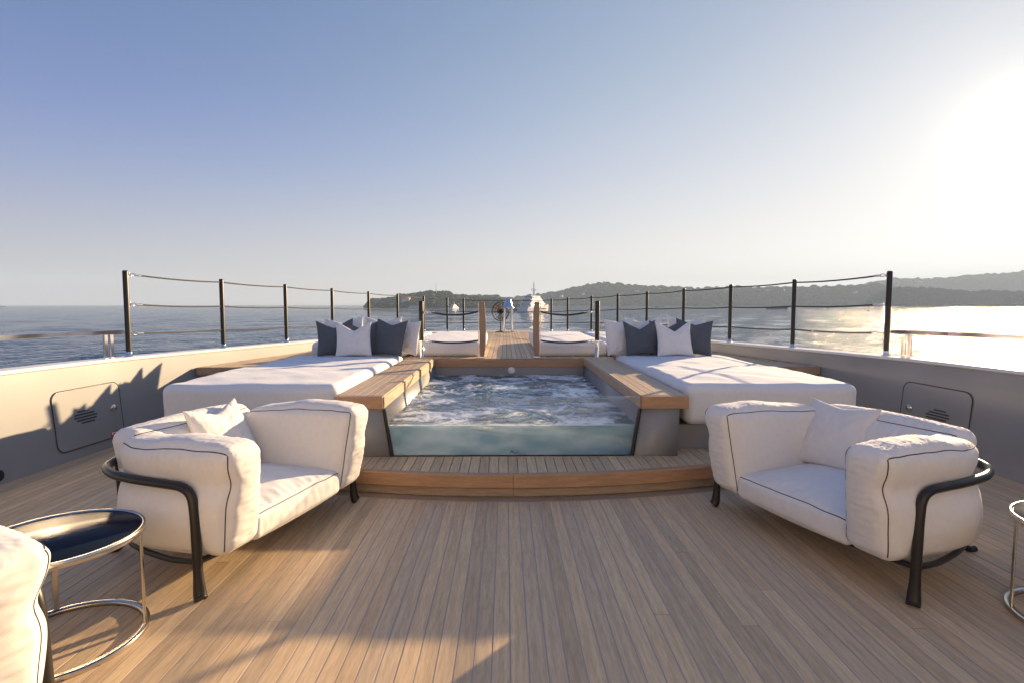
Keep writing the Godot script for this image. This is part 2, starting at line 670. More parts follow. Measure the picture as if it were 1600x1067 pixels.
# a stretch of coast: bearing (tangent of the angle off the bow) and height of the ridge at each
func hill(called: String, prof: Array, dist: float, deep: float, lump: float, trees: int, seed_: int) -> void:
	var s := st_new()
	var nn := FastNoiseLite.new()
	nn.seed = seed_
	nn.frequency = 1.0
	var pts := []
	var n := 170
	var t0: float = prof[0][0]
	var t1: float = prof[prof.size() - 1][0]
	var rows := []
	var fr := [0.0, 0.04, 0.2, 0.4, 0.6, 0.8, 1.0, 1.5, 2.0]
	var hh := [0.0, 0.06, 0.26, 0.50, 0.72, 0.91, 1.0, 0.6, 0.0]
	for k in fr.size():
		var row := PackedVector3Array()
		for i in n + 1:
			var t := lerpf(t0, t1, float(i) / n)
			var hgt := 0.0
			for q in prof.size() - 1:
				if t >= prof[q][0] and t <= prof[q + 1][0]:
					hgt = lerpf(prof[q][1], prof[q + 1][1], smoothstep(0.0, 1.0, (t - prof[q][0]) / maxf(1e-5, prof[q + 1][0] - prof[q][0])))
			var d: float = dist + deep * fr[k] + 0.10 * deep * nn.get_noise_2d(t * 40.0, 3.0)
			var y: float = SEA_Y - 1.0 + (hgt - SEA_Y + 1.0) * hh[k]
			if k > 0 and k < 8:
				y += lump * nn.get_noise_2d(t * dist * 0.035, d * 0.03) * (0.35 + hh[k])
			var p := Vector3(t * (d if k <= 6 else dist + deep), y, -d)
			row.append(p)
			if k > 1 and k < 7:
				pts.append(p)
		rows.append(row)
	sheet(s, rows, false, 0)
	var root := struct(called)
	obj("slope", done(s), M.hill, root)
	# the wood on it reads as one mass
	var cs := st_new()
	cs.set_smooth_group(-1)
	var ic := []
	for i in 5:
		var rg := PackedVector3Array()
		var ph := -PI / 2 + PI * i / 4.0
		for j in 6:
			var a := TAU * j / 6.0 + i * 0.5
			rg.append(Vector3(cos(a) * cos(ph), sin(ph), sin(a) * cos(ph)) * (1.0 + 0.25 * nn.get_noise_2d(i * 7.0, j * 5.0)))
		ic.append(rg)
	sheet(cs, ic, false, -1, true)
	var crown := done(cs)
	var mm := MultiMesh.new()
	mm.transform_format = MultiMesh.TRANSFORM_3D
	mm.mesh = crown
	mm.instance_count = trees
	var rr := RandomNumberGenerator.new()
	rr.seed = seed_
	for i in trees:
		var k := rr.randi_range(0, 3)
		var c := rr.randi_range(0, n - 1)
		var f1 := rr.randf()
		var f2 := rr.randf()
		if rr.randf() < 0.35:
			k = 4
			f2 = 1.0
		var a: PackedVector3Array = rows[k + 1]
		var b: PackedVector3Array = rows[k + 2]
		var p := a[c].lerp(a[c + 1], f1).lerp(b[c].lerp(b[c + 1], f1), f2)
		var sz := rr.randf_range(1.6, 4.6) * (1.0 + dist / 2600.0)
		mm.set_instance_transform(i, Transform3D(Basis(Vector3.UP, rr.randf() * TAU).scaled(Vector3(sz * 1.25, sz, sz * 1.25)), p + Vector3(0, sz * 0.5, 0)))
	var w := MultiMeshInstance3D.new()
	w.name = "woodland"
	w.multimesh = mm
	w.material_override = M.crown
	w.set_meta("kind", "stuff")
	root.add_child(w)

func far_at(px: float, dist: float, y: float) -> Vector3:
	return Vector3((px - 790.0) / 850.0 * dist + EYE.x, y, -dist)

func px_profile(list: Array, dist: float) -> Array:
	var o := []
	for p in list:
		o.append([(p[0] - 790.0) / 850.0, 1.55 + (472.8 - p[1]) / 850.0 * dist])
	return o

func house(p: Vector3, w: float, h: float, label: String) -> void:
	var t := thing("house", label, "house", p, rng.randf() * 0.6 - 0.3, "houses on the wooded coast")
	obj("wall", box_mesh(Vector3(0, h / 2, 0), Vector3(w, h, w * 0.7)), M.house, t)
	var s := st_new()
	var a := w * 0.55
	var b := w * 0.4
	var mid := Vector3(0, h + 0.5, 0)
	quad_out(s, Vector3(-a, h, -b), Vector3(a, h, -b), Vector3(a, h + w * 0.2, 0), Vector3(-a, h + w * 0.2, 0), mid)
	quad_out(s, Vector3(-a, h, b), Vector3(a, h, b), Vector3(a, h + w * 0.2, 0), Vector3(-a, h + w * 0.2, 0), mid)
	tri_out(s, Vector3(-a, h, -b), Vector3(-a, h, b), Vector3(-a, h + w * 0.2, 0), mid)
	tri_out(s, Vector3(a, h, -b), Vector3(a, h, b), Vector3(a, h + w * 0.2, 0), mid)
	obj("roof", done(s), M.roof, t)

func build_land() -> void:
	hill("islet_hill", px_profile([[574, 476], [583, 471], [592, 468.5], [610, 466.5], [628, 463.5], [645, 460], [660, 458.5], [676, 457.5], [690, 458], [703, 460.5], [720, 464.5], [740, 467], [770, 469], [800, 474], [812, 476]], 1180.0), 1000.0, 180.0, 5.0, 2200, 71)
	hill("low_hill", px_profile([[690, 476], [715, 468], [738, 464.5], [755, 463], [772, 463.5], [790, 467], [806, 471], [820, 476]], 1560.0), 1400.0, 160.0, 5.0, 1300, 72)
	hill("wooded_hill", px_profile([[770, 476], [795, 468], [812, 464.5], [840, 460], [872, 456], [900, 449.5], [918, 445.5], [940, 443.5], [962, 443.5], [985, 446], [1012, 447.5], [1060, 449], [1105, 450.5], [1150, 449], [1200, 449.5], [1250, 448], [1290, 448], [1335, 446], [1375, 444], [1395, 448], [1420, 455], [1450, 466], [1470, 476]], 2250.0), 1900.0, 350.0, 8.0, 5200, 73)
	hill("headland", px_profile([[1355, 476], [1370, 462], [1390, 452], [1415, 450], [1450, 451.5], [1490, 453.5], [1530, 456.5], [1556, 455], [1580, 456.5], [1610, 457], [1640, 452], [1700, 450], [1780, 455], [1860, 465], [1900, 476]], 1780.0), 1600.0, 180.0, 6.0, 3400, 74)
	hill("distant_hill", px_profile([[1290, 476], [1330, 450], [1365, 440], [1400, 434.5], [1440, 435], [1480, 434], [1520, 430], [1560, 427.5], [1600, 424.5], [1660, 420], [1740, 421], [1840, 432], [1960, 450], [2050, 476]], 3400.0), 3000.0, 400.0, 10.0, 4200, 75)
	# houses that show as pale specks
	var hs := [[635, 1050.0, 470.0, 15.0, "pale flat house low on the islet above the moored boats"], [668, 1090.0, 466.5, 9.0, "small white house halfway up the islet"], [676, 1080.0, 468.0, 8.0, "small white house on the islet slope beside the mast"],
		[911, 2030.0, 460.0, 12.0, "small pale house low on the left shoulder of the long wooded hill"], [938, 2060.0, 458.0, 11.0, "small pale house midway up the wooded hill under its summit tower"], [995, 2090.0, 456.5, 14.0, "bright white house standing alone in the trees of the wooded hill"], [877, 1990.0, 463.0, 12.0, "pale house at the foot of the wooded hill behind the large yacht"], [1339, 2030.0, 457.0, 12.0, "pale house in the trees behind the channel buoy"]]
	for h in hs:
		var d: float = h[1]
		house(far_at(h[0], d, 1.55 + (475.0 - h[2]) / 850.0 * d - 3.0), h[3], h[3] * 0.45 + 2.0, h[4])
	for k in 9:      # a row of villas along the foot of the hill
		var d := 1925.0 + rng.randf() * 15.0
		house(far_at(893.0 + k * 8.5 + rng.randf() * 5.0, d, SEA_Y + 1.0 + rng.randf() * 6.0), rng.randf_range(7.0, 12.0), rng.randf_range(5.0, 7.0), "pale villa in the row along the foot of the wooded hill")
	var mast := tube_mesh(PackedVector3Array([Vector3.ZERO, Vector3(0, 24, 0)]), [0.9, 0.4], 6)
	tag(obj("radio_mast", mast, M.boat_white), "thin radio mast standing on the islet ridge", "mast")
	get_node("radio_mast").position = far_at(682, 1170.0, 1.55 + 17.0 / 850.0 * 1170.0)
	var tw := thing("summit_tower", "small square tower on the summit of the long wooded hill", "tower", far_at(943.5, 2240.0, 1.55 + 31.0 / 850.0 * 2240.0))
	obj("shaft", box_mesh(Vector3(0, 5, 0), Vector3(4, 10, 4)), M.house, tw)
	obj("top", box_mesh(Vector3(0, 11, 0), Vector3(5.5, 2.4, 5.5)), M.house, tw)

# ---------------------------------------------------------------- the yacht's own structure
const SHEER := [[4.64, 5.0, 1.0], [4.64, 1.0, 0.99], [4.63, -2.0, 0.985], [4.60, -4.0, 0.975], [4.57, -5.2, 0.965], [4.49, -6.42, 0.945], [4.20, -8.0, 0.918], [3.86, -9.45, 0.897], [3.55, -11.0, 0.875], [3.22, -12.6, 0.85], [2.83, -14.0, 0.825], [2.37, -15.38, 0.79], [1.80, -16.26, 0.756], [1.36, -16.87, 0.73], [0.75, -17.4, 0.72], [0.0, -17.62, 0.715]]
var sheer := PackedVector3Array()     # x (half beam), top height, z

func beam_at(z: float) -> Vector3:     # point of the sheer line at that z
	for i in sheer.size() - 1:
		if z <= sheer[i].z and z >= sheer[i + 1].z:
			return sheer[i].lerp(sheer[i + 1], (z - sheer[i].z) / (sheer[i + 1].z - sheer[i].z))
	return sheer[sheer.size() - 1]

func wall_at(z: float, y: float, side: float) -> Vector3:      # inner face of the bulwark
	var b := beam_at(z)
	return Vector3(side * (b.x - 0.17 + 0.075 * y / b.y), y, z)

func rounded_rect(w: float, h: float, r: float, k := 6) -> PackedVector2Array:
	var p := PackedVector2Array()
	for c in [[1, 1, 0.0], [-1, 1, 90.0], [-1, -1, 180.0], [1, -1, 270.0]]:
		for i in k + 1:
			var a := deg_to_rad(c[2] + 90.0 * i / k)
			p.append(Vector2(c[0] * (w / 2 - r) + cos(a) * r, c[1] * (h / 2 - r) + sin(a) * r))
	return p

func plate(poly: PackedVector2Array, z0: float, z1: float, tr: Transform3D) -> ArrayMesh:
	var s := st_new()
	s.set_smooth_group(-1)
	var n := poly.size()
	var mid := tr * Vector3(0, 0, (z0 + z1) / 2)
	for k in range(1, n - 1):
		tri_out(s, tr * Vector3(poly[0].x, poly[0].y, z1), tr * Vector3(poly[k].x, poly[k].y, z1), tr * Vector3(poly[k + 1].x, poly[k + 1].y, z1), mid)
	for k in n:
		var a := poly[k]
		var b := poly[(k + 1) % n]
		quad_out(s, tr * Vector3(a.x, a.y, z0), tr * Vector3(b.x, b.y, z0), tr * Vector3(b.x, b.y, z1), tr * Vector3(a.x, a.y, z1), mid)
	return done(s)

func build_hull() -> void:
	var ctrl := []
	for p in SHEER:
		ctrl.append(Vector3(p[0], p[2], p[1]))
	sheer = smooth_path(ctrl, 6)
	for side in [-1.0, 1.0]:
		var where := "painted bulwark with a vented locker hatch and a red label on it" if side < 0.0 else "painted bulwark with a vented locker hatch, under the sun-struck chrome rail"
		var root := thing("bulwark", where, "bulwark")
		var face := []
		var cap := []
		var hull := []
		for i in sheer.size():
			var b := sheer[i]
			var t := (sheer[mini(i + 1, sheer.size() - 1)] - sheer[maxi(i - 1, 0)])
			t.y = 0.0
			t = t.normalized()
			var o := Vector3(-t.z, 0, t.x)       # outward
			if i == sheer.size() - 1:
				o = Vector3(0, 0, -1)
			var at := func(off: float, y: float) -> Vector3:
				var p := Vector3(b.x, y, b.z) + o * off
				return Vector3(side * maxf(p.x, 0.0), p.y, p.z)
			face.append(PackedVector3Array([at.call(-0.17, -0.06), at.call(-0.15, b.y * 0.3), at.call(-0.12, b.y * 0.65), at.call(-0.095, b.y - 0.035)]))
			cap.append(PackedVector3Array([at.call(-0.10, b.y - 0.037), at.call(-0.112, b.y - 0.03), at.call(-0.112, b.y - 0.012), at.call(-0.10, b.y), at.call(0.12, b.y), at.call(0.135, b.y - 0.015), at.call(0.135, b.y - 0.05)]))
			hull.append(PackedVector3Array([at.call(0.13, b.y - 0.05), at.call(0.05, 0.0), at.call(-0.4, -2.0), at.call(-0.9, -4.0), at.call(-1.2, SEA_Y - 0.6)]))
		var s := st_new()
		sheet(s, face, side > 0.0, 0)
		obj("wall", done(s), M.paint, root)
		s = st_new()
		sheet(s, cap, side > 0.0, -1)
		obj("cap_rail", done(s), M.white_paint, root)
		s = st_new()
		sheet(s, hull, side > 0.0, 0)
		obj("hull_side", done(s), M.hull, root)
		# locker hatch
		var zc := -5.67 if side < 0.0 else -5.57
		var c := wall_at(zc, 0.40, side)
		var along := (wall_at(zc - 0.3, 0.40, side) - wall_at(zc + 0.3, 0.40, side)).normalized()     # towards the bow
		var up := (wall_at(zc, 0.6, side) - wall_at(zc, 0.2, side)).normalized()
		var inward := along.cross(up) if side < 0.0 else up.cross(along)
		if inward.x * side > 0.0:
			inward = -inward
		var tr := Transform3D(Basis(along, up, inward), c)
		var hatch := obj("locker_hatch", plate(rounded_rect(0.85, 0.59, 0.085), -0.03, 0.010, tr), M.paint, root)
		var edge := PackedVector3Array()
		for q in rounded_rect(0.862, 0.602, 0.09):
			edge.append(tr * Vector3(q.x, q.y, 0.009))
		edge.append(edge[0])
		obj("gasket", tube_mesh(edge, 0.0042, 6, false), M.groove, hatch)
		for k in 5:
			var ln: float = [0.15, 0.25, 0.29, 0.25, 0.17][k]
			obj("vent_slot", plate(rounded_rect(ln, 0.016, 0.007, 3), 0.0, 0.0125, tr.translated_local(Vector3(-0.06 + 0.012 * (k - 2), 0.062 - 0.03 * k, 0))), M.groove, hatch)
		var ls := st_new()
		lathe(ls, PackedVector2Array([Vector2(0.040, 0.0), Vector2(0.040, 0.016), Vector2(0.034, 0.022), Vector2(0.018, 0.023), Vector2(0.016, 0.030), Vector2(0.0001, 0.031)]), 20, tr * Vector3(0.305, 0.02, 0.009), Basis(along, inward, up))
		obj("latch", done(ls), M.steel, hatch)
		if side < 0.0:
			var lb := obj("label", plate(rounded_rect(0.095, 0.055, 0.004, 2), 0.0, 0.0125, tr.translated_local(Vector3(0.285, -0.262, 0))), M.red, hatch)
			lb.set_meta("label", "small red sticker with white marks")
			var ms := st_new()
			for q in [[-0.03, 0.006, 0.018, 0.03], [-0.004, 0.012, 0.022, 0.010], [0.024, 0.012, 0.022, 0.010], [0.010, -0.010, 0.05, 0.008]]:
				box(ms, tr * Vector3(0.285 + q[0], -0.262 + q[1], 0.0132), Vector3(q[2], q[3], 0.001), 0.0, tr.basis)
			obj("print", done(ms), M.white, lb)
			var sc := wall_at(-4.60, 0.085, side)
			obj("scupper", plate(rounded_rect(0.17, 0.10, 0.049), -0.01, 0.006, Transform3D(tr.basis, sc)), M.black, root)

func build_deckhouse() -> void:      # the white front of the superstructure, aft of the seats, faces the sun and lights the deck
	var t := thing("deckhouse", "white front of the superstructure with a band of dark windows, aft of the seats", "deckhouse")
	var pts := [Vector2(-4.45, 4.6), Vector2(-3.2, 3.5), Vector2(-1.4, 3.05), Vector2(1.4, 3.05), Vector2(3.2, 3.5), Vector2(4.45, 4.6)]
	for k in 5:
		var a: Vector2 = pts[k]
		var b: Vector2 = pts[k + 1]
		var c := (a + b) / 2
		var w := a.distance_to(b)
		var bs := Basis(Vector3.UP, -atan2(b.y - a.y, b.x - a.x))
		obj("wall_panel", box_mesh(Vector3(c.x, 0.55, c.y), Vector3(w, 1.10, 0.12), 0.0, bs), M.white_paint, t)
		obj("window", box_mesh(Vector3(c.x, 1.62, c.y), Vector3(w - 0.06, 1.02, 0.06), 0.0, bs), M.boat_window, t)
		obj("upper_panel", box_mesh(Vector3(c.x, 3.2, c.y), Vector3(w, 2.1, 0.12), 0.0, bs), M.white_paint, t)
		obj("bridge_window", box_mesh(Vector3(c.x, 4.75, c.y + 0.2), Vector3(w - 0.06, 0.98, 0.06), 0.0, bs), M.boat_window, t)
		obj("top_panel", box_mesh(Vector3(c.x, 5.7, c.y), Vector3(w, 0.9, 0.12), 0.0, bs), M.white_paint, t)

func build_main_deck() -> void:
	var root := struct("main_deck")
	var half := 4.47
	obj("caulking", box_mesh(Vector3(0, -0.0316, -2.0), Vector3(9.3, 0.06, 14.0)), M.caulk, root)
	var pitch := 0.0805
	var n := int(half / pitch)
	for i in range(-n, n + 1):
		var x := i * pitch
		var ax := absf(x)
		var z1 := -4.72
		if ax > 1.46:
			z1 = -5.04
		if ax > 3.2:
			z1 = -7.28
		if ax > 4.25:
			z1 = -6.6 if ax < 4.36 else -5.6
		var z0 := 3.6
		var cuts := [z0]
		var c := lerpf(-3.6, 0.4, rng.randf())
		if rng.randf() < 0.4:
			cuts.append(c)
		cuts.append(z1)
		for k in cuts.size() - 1:
			var a: float = cuts[k] - (0.002 if k > 0 else 0.0)
			var b: float = cuts[k + 1] + 0.002
			var bm := BoxMesh.new()
			bm.size = Vector3(pitch - 0.0062, 0.03, a - b)
			var o := obj("deck_plank", bm, M.plank[rng.randi() % M.plank.size()], root)
			o.position = Vector3(x, -0.015 + rng.randf_range(-0.0006, 0.0006), (a + b) / 2)

const FD := 0.715      # foredeck height

func build_foredeck() -> void:
	var root := struct("foredeck")
	var inner := PackedVector2Array()
	for b in sheer:
		if b.z <= -7.3 and b.x > 0.05:
			inner.append(Vector2(b.x - 0.13, b.z + (0.0 if b.z > -15.0 else 0.1)))
	var poly := PackedVector2Array([Vector2(3.26, -7.30), Vector2(beam_at(-7.3).x - 0.13, -7.30)])
	poly.append_array(inner)
	for i in range(inner.size() - 1, -1, -1):
		poly.append(Vector2(-inner[i].x, inner[i].y))
	poly.append_array(PackedVector2Array([Vector2(-(beam_at(-7.3).x - 0.13), -7.30), Vector2(-3.26, -7.30), Vector2(-3.26, -8.42), Vector2(3.26, -8.42)]))
	var s := st_new()
	prism(s, poly, FD - 0.10, FD - 0.006)
	obj("deck_slab", done(s), M.dark_caulk, root)
	# narrow planks, too fine to tell apart from here
	for tone in 3:
		s = st_new()
		for i in range(-52, 53):
			if posmod(i * 7 + i * i, 3) != tone:
				continue
			var x := i * 0.08
			var ax := absf(x)
			var za := -7.32 if ax > 3.30 else -8.44
			var zb := -17.2
			for q in sheer:
				if q.x - 0.16 < ax + 0.04:
					zb = q.z + (0.0 if q.z > -15.0 else 0.12)
					break
			if zb < za - 0.1:
				box(s, Vector3(x, FD - 0.005, (za + zb) / 2), Vector3(0.0745, 0.01, za - zb))
		var o := obj("planking", done(s), M.plank[[0, 4, 3][tone]], root)
		o.set_meta("kind", "stuff")
	for side in [-1.0, 1.0]:
		var xo: float = beam_at(-7.3).x - 0.14
		obj("edge_board", box_mesh(Vector3(side * (3.26 + xo) / 2, FD - 0.052, -7.285), Vector3(xo - 3.26, 0.105, 0.025), 0.004), M.teak_margin, root)
		obj("side_riser", box_mesh(Vector3(side * (3.26 + xo) / 2, 0.30, -7.36), Vector3(xo - 3.26, 0.62, 0.04)), M.grey_paint, root)
		obj("margin_plank", box_mesh(Vector3(side * 3.225, FD - 0.05, -7.86), Vector3(0.06, 0.10, 1.12), 0.004), M.teak_long[0], root)

# ---------------------------------------------------------------- the tub
const CT := 0.735     # top of the coping
const ST := 0.20      # top of the step
const WL := 0.465     # water level

func build_tub() -> void:
	var root := thing("hot_tub", "built-in hot tub with teak coping and a clear front pane", "hot tub")
	for side in [-1.0, 1.0]:
		var s := st_new()
		var prof := [Vector2(1.155, CT - 0.108), Vector2(1.50, CT - 0.108), Vector2(1.478, 0.0), Vector2(1.075, 0.0)]
		var mid := Vector3(side * 1.3, 0.4, -6.6)
		for k in 4:
			var a: Vector2 = prof[k]
			var b: Vector2 = prof[(k + 1) % 4]
			quad_out(s, Vector3(side * a.x, a.y, -4.80), Vector3(side * b.x, b.y, -4.80), Vector3(side * b.x, b.y, -8.36), Vector3(side * a.x, a.y, -8.36), mid)
		for z in [-4.80, -8.36]:
			quad_out(s, Vector3(side * prof[0].x, prof[0].y, z), Vector3(side * prof[1].x, prof[1].y, z), Vector3(side * prof[2].x, prof[2].y, z), Vector3(side * prof[3].x, prof[3].y, z), mid)
		obj("side_wall", done(s), M.grey_paint, root)
		# coping of teak strips inside a border
		var cp := obj("coping", box_mesh(Vector3(side * 1.368, CT - 0.058, -6.6), Vector3(0.416, 0.10, 3.6)), M.teak_long[1], root)
		for k in 5:
			var w := 0.0815
			var x: float = side * (1.160 + 0.0415 + k * 0.0833)
			obj("coping_strip", box_mesh(Vector3(x, CT - 0.008, -6.632), Vector3(w, 0.018, 3.53), 0.002), M.teak_long[k % 3], cp)
		obj("end_board", box_mesh(Vector3(side * 1.3685, CT - 0.054, -4.812), Vector3(0.424, 0.112, 0.05), 0.004), M.teak_cross, cp)
		obj("inner_board", box_mesh(Vector3(side * 1.155, CT - 0.060, -6.6), Vector3(0.018, 0.10, 3.54), 0.003), M.teak_long[1], cp)
		obj("outer_board", box_mesh(Vector3(side * 1.580, CT - 0.060, -6.6), Vector3(0.014, 0.10, 3.54), 0.003), M.teak_long[2], cp)
		# black seal beside the pane
		s = st_new()
		var a0 := Vector3(side * 1.158, CT - 0.11, -4.795)
		var a1 := Vector3(side * 1.092, ST + 0.004, -4.795)
		var wd := Vector3(side * -0.022, 0, 0)
		var m2 := (a0 + a1) / 2 + wd / 2 - Vector3(0, 0, 0.01)
		quad_out(s, a0, a0 + wd, a1 + wd, a1, m2)
		for e in [[a0, a1], [a0 + wd, a1 + wd]]:
			var p: Vector3 = e[0]
			var q: Vector3 = e[1]
			quad_out(s, p, q, q - Vector3(0, 0, 0.05), p - Vector3(0, 0, 0.05), m2)
		obj("seal", done(s), M.black, root)
	# rear
	obj("rear_fascia", box_mesh(Vector3(0, FD - 0.062, -8.33), Vector3(2.30, 0.115, 0.05), 0.004), M.teak_cross, root)
	obj("rear_wall", box_mesh(Vector3(0, 0.35, -8.345), Vector3(2.29, 0.50, 0.05)), M.grey_paint, root)
	obj("floor", box_mesh(Vector3(0, -0.02, -6.6), Vector3(2.1, 0.06, 3.5)), M.grey_paint, root)
	var js := st_new()
	lathe(js, PackedVector2Array([Vector2(0.055, 0.0), Vector2(0.055, 0.012), Vector2(0.042, 0.018), Vector2(0.0001, 0.020)]), 20, Vector3(0.03, 0.545, -8.32), Basis(Vector3.RIGHT, Vector3.BACK, Vector3.DOWN))
	obj("round_light", done(js), M.white, root)
	# pane
	var s2 := st_new()
	var c8 := []
	for z in [-4.812, -4.834]:
		c8.append([Vector3(-1.150, CT - 0.004, z), Vector3(1.150, CT - 0.004, z), Vector3(1.078, ST + 0.004, z), Vector3(-1.078, ST + 0.004, z)])
	var gm := Vector3(0, 0.46, -4.823)
	for f in c8:
		quad_out(s2, f[0], f[1], f[2], f[3], gm)
	for k in 4:
		quad_out(s2, c8[0][k], c8[0][(k + 1) % 4], c8[1][(k + 1) % 4], c8[1][k], gm)
	var pane := obj("front_pane", done(s2), M.glass, root)
	pane.set_meta("label", "clear front pane holding the water back")
	var lg := st_new()      # the maker's mark near the foot of the pane
	for q in [[-0.012, 0.0, 0.030, 0.006, 0.9], [0.002, 0.0, 0.030, 0.006, -0.9], [-0.004, -0.004, 0.014, 0.004, 0.0], [0.022, -0.008, 0.012, 0.006, 0.0], [0.038, -0.007, 0.012, 0.005, 0.2], [0.053, -0.008, 0.010, 0.005, 0.0]]:
		box(lg, Vector3(0.0 + q[0], ST + 0.035 + q[1], -4.8105), Vector3(q[2], q[3], 0.001), 0.0, Basis(Vector3.BACK, q[4]))
	obj("mark", done(lg), M.black, pane)
	# grab loops seen through the water at both ends
	# water
	var w := struct("tub_water")
	var bs := st_new()
	var fz := -4.838
	var top := WL + 0.001
	var xa := 1.075 + (1.155 - 1.075) * top / 0.627 - 0.006
	var xb := 1.075 + 0.08 * ST / 0.627 - 0.008
	quad(bs, Vector3(-xb, ST, fz), Vector3(xb, ST, fz), Vector3(xa, top, fz), Vector3(-xa, top, fz))
	obj("water_body", done(bs), M.water_body, w)
	var nx := 300
	var nzz := 420
	var n1 := FastNoiseLite.new()
	n1.seed = 5
	n1.frequency = 1.0
	n1.fractal_octaves = 4
	var n2 := FastNoiseLite.new()
	n2.seed = 8
	n2.frequency = 1.0
	n2.noise_type = FastNoiseLite.TYPE_SIMPLEX
	n2.fractal_type = FastNoiseLite.FRACTAL_RIDGED
	n2.fractal_octaves = 4
	var v := PackedVector3Array()
	var col := PackedColorArray()
	var boils := [[-0.15, -5.55, 0.55], [0.55, -5.75, 0.45], [-0.35, -6.6, 0.5], [0.45, -6.75, 0.55], [-0.5, -7.5, 0.4], [0.4, -7.6, 0.4]]
	for j in nzz + 1:
		var z := lerpf(-4.838, -8.318, float(j) / nzz)
		for i in nx + 1:
			var x := lerpf(-1.128, 1.128, float(i) / nx)
			var dx := 0.0
			var dz := 0.0
			var swell := 0.0
			for b in boils:
				var ux: float = x - b[0]
				var uz: float = (z - b[1])
				var rr := sqrt(ux * ux + uz * uz)
				var k: float = exp(-rr * rr / (b[2] * b[2] * 0.5))
				dx += -uz * k * 1.6 + ux * k
				dz += ux * k * 1.6 + uz * k
				swell += k * 0.018
			var wx := x + 0.50 * dx + 0.16 * n1.get_noise_2d(x * 1.6, z * 1.6)
			var wz := z + 0.50 * dz + 0.16 * n1.get_noise_2d(x * 1.6 + 31.0, z * 1.6)
			var rid := n2.get_noise_2d(wx * 1.7, wz * 1.9) * 0.5 + 0.5
			var fine := n2.get_noise_2d(wx * 6.0 + 7.0, wz * 6.5) * 0.5 + 0.5
			var big := n1.get_noise_2d(wx * 0.9 + 4.0, wz * 1.2)
			var foam := smoothstep(0.44, 0.82, rid * 0.62 + fine * 0.38 + big * 0.35)
			foam = maxf(foam, smoothstep(0.10, 0.0, absf(z + 4.838) - 0.03 * n1.get_noise_1d(x * 6.0)) * 0.9)
			foam = clampf(foam + 0.35 * smoothstep(0.15, 0.5, big), 0.0, 1.0)
			var y := WL + swell + 0.016 * n1.get_noise_2d(wx * 2.6, wz * 3.4) + 0.004 * n1.get_noise_2d(wx * 9.0, wz * 11.0) + 0.007 * foam
			var e := minf(1.0, absf(z + 4.838) / 0.12)
			y = lerpf(WL + 0.006 * n1.get_noise_1d(x * 3.0) + 0.005 * n1.get_noise_1d(x * 11.0 + 5.0), y, e)
			v.append(Vector3(x, y, z))
			var deep := Vector3(0.055, 0.12, 0.15)
			var c := deep.lerp(Vector3(0.78, 0.81, 0.82), foam)
			col.append(Color(c.x, c.y, c.z))
	var ws := st_new()
	ws.set_smooth_group(0)
	for k in v.size():
		ws.set_color(col[k])
		ws.add_vertex(v[k])
	for j in nzz:
		for i in nx:
			var a := j * (nx + 1) + i
			var c := a + nx + 1
			for q in [a, c, a + 1, a + 1, c, c + 1]:
				ws.add_index(q)
	ws.generate_normals()
	obj("water_surface", ws.commit(), M.water_top, w)

func step_front(x: float) -> float:
	return -4.245 - 0.083 * x * x

func build_step() -> void:
	var root := thing("tub_step", "teak step with a bowed nosing in front of the hot tub", "step")
	var pitch := 0.0805
	for i in range(-27, 28):
		var x := i * pitch
		var za := step_front(x) - 0.062
		var zb := -4.792 if absf(x) < 1.47 else -5.035
		if za - zb < 0.05:
			continue
		var o := obj("step_plank", box_mesh(Vector3.ZERO, Vector3(pitch - 0.005, 0.02, za - zb), 0.0015), M.plank[rng.randi() % M.plank.size()], root)
		o.position = Vector3(x, ST - 0.012, (za + zb) / 2)
	var core := PackedVector2Array()
	for i in 41:
		var x := lerpf(-2.19, 2.19, i / 40.0)
		core.append(Vector2(x, step_front(x) - 0.045))
	core.append(Vector2(2.19, -5.03))
	core.append(Vector2(-2.19, -5.03))
	var s := st_new()
	prism(s, core, 0.085, ST - 0.024)
	obj("core", done(s), M.caulk, root)
	for seg in [[-2.2, -0.0015], [0.0015, 2.2]]:
		for part in [["nosing", 0.0, 0.062, 0.088, ST, M.teak_cross], ["toe_board", -0.05, 0.03, 0.003, 0.086, M.teak_margin], ["margin_board", 0.055, 0.105, -0.001, 0.0035, M.teak_margin]]:
			var rows := []
			for i in 33:
				var x := lerpf(seg[0], seg[1], i / 32.0)
				var zf: float = step_front(x) + part[1]
				var y0: float = part[3]
				var y1: float = part[4]
				var b := minf(0.008, (y1 - y0) * 0.3)
				var d: float = part[2]
				rows.append(PackedVector3Array([Vector3(x, y0, zf - d), Vector3(x, y0, zf - b), Vector3(x, y0 + b, zf), Vector3(x, y1 - b, zf), Vector3(x, y1, zf - b), Vector3(x, y1, zf - d)]))
			s = st_new()
			sheet(s, rows, true, -1)
			for e in [0, 32]:
				var r: PackedVector3Array = rows[e]
				for k in range(1, 5):
					tri_out(s, r[0], r[k], r[k + 1], Vector3((seg[0] + seg[1]) / 2, r[0].y, r[0].z))
			obj(part[0], done(s), part[5], root)

# ---------------------------------------------------------------- sunbeds
func no_warp(p: Vector3, _q: Vector3) -> Vector3:
	return p

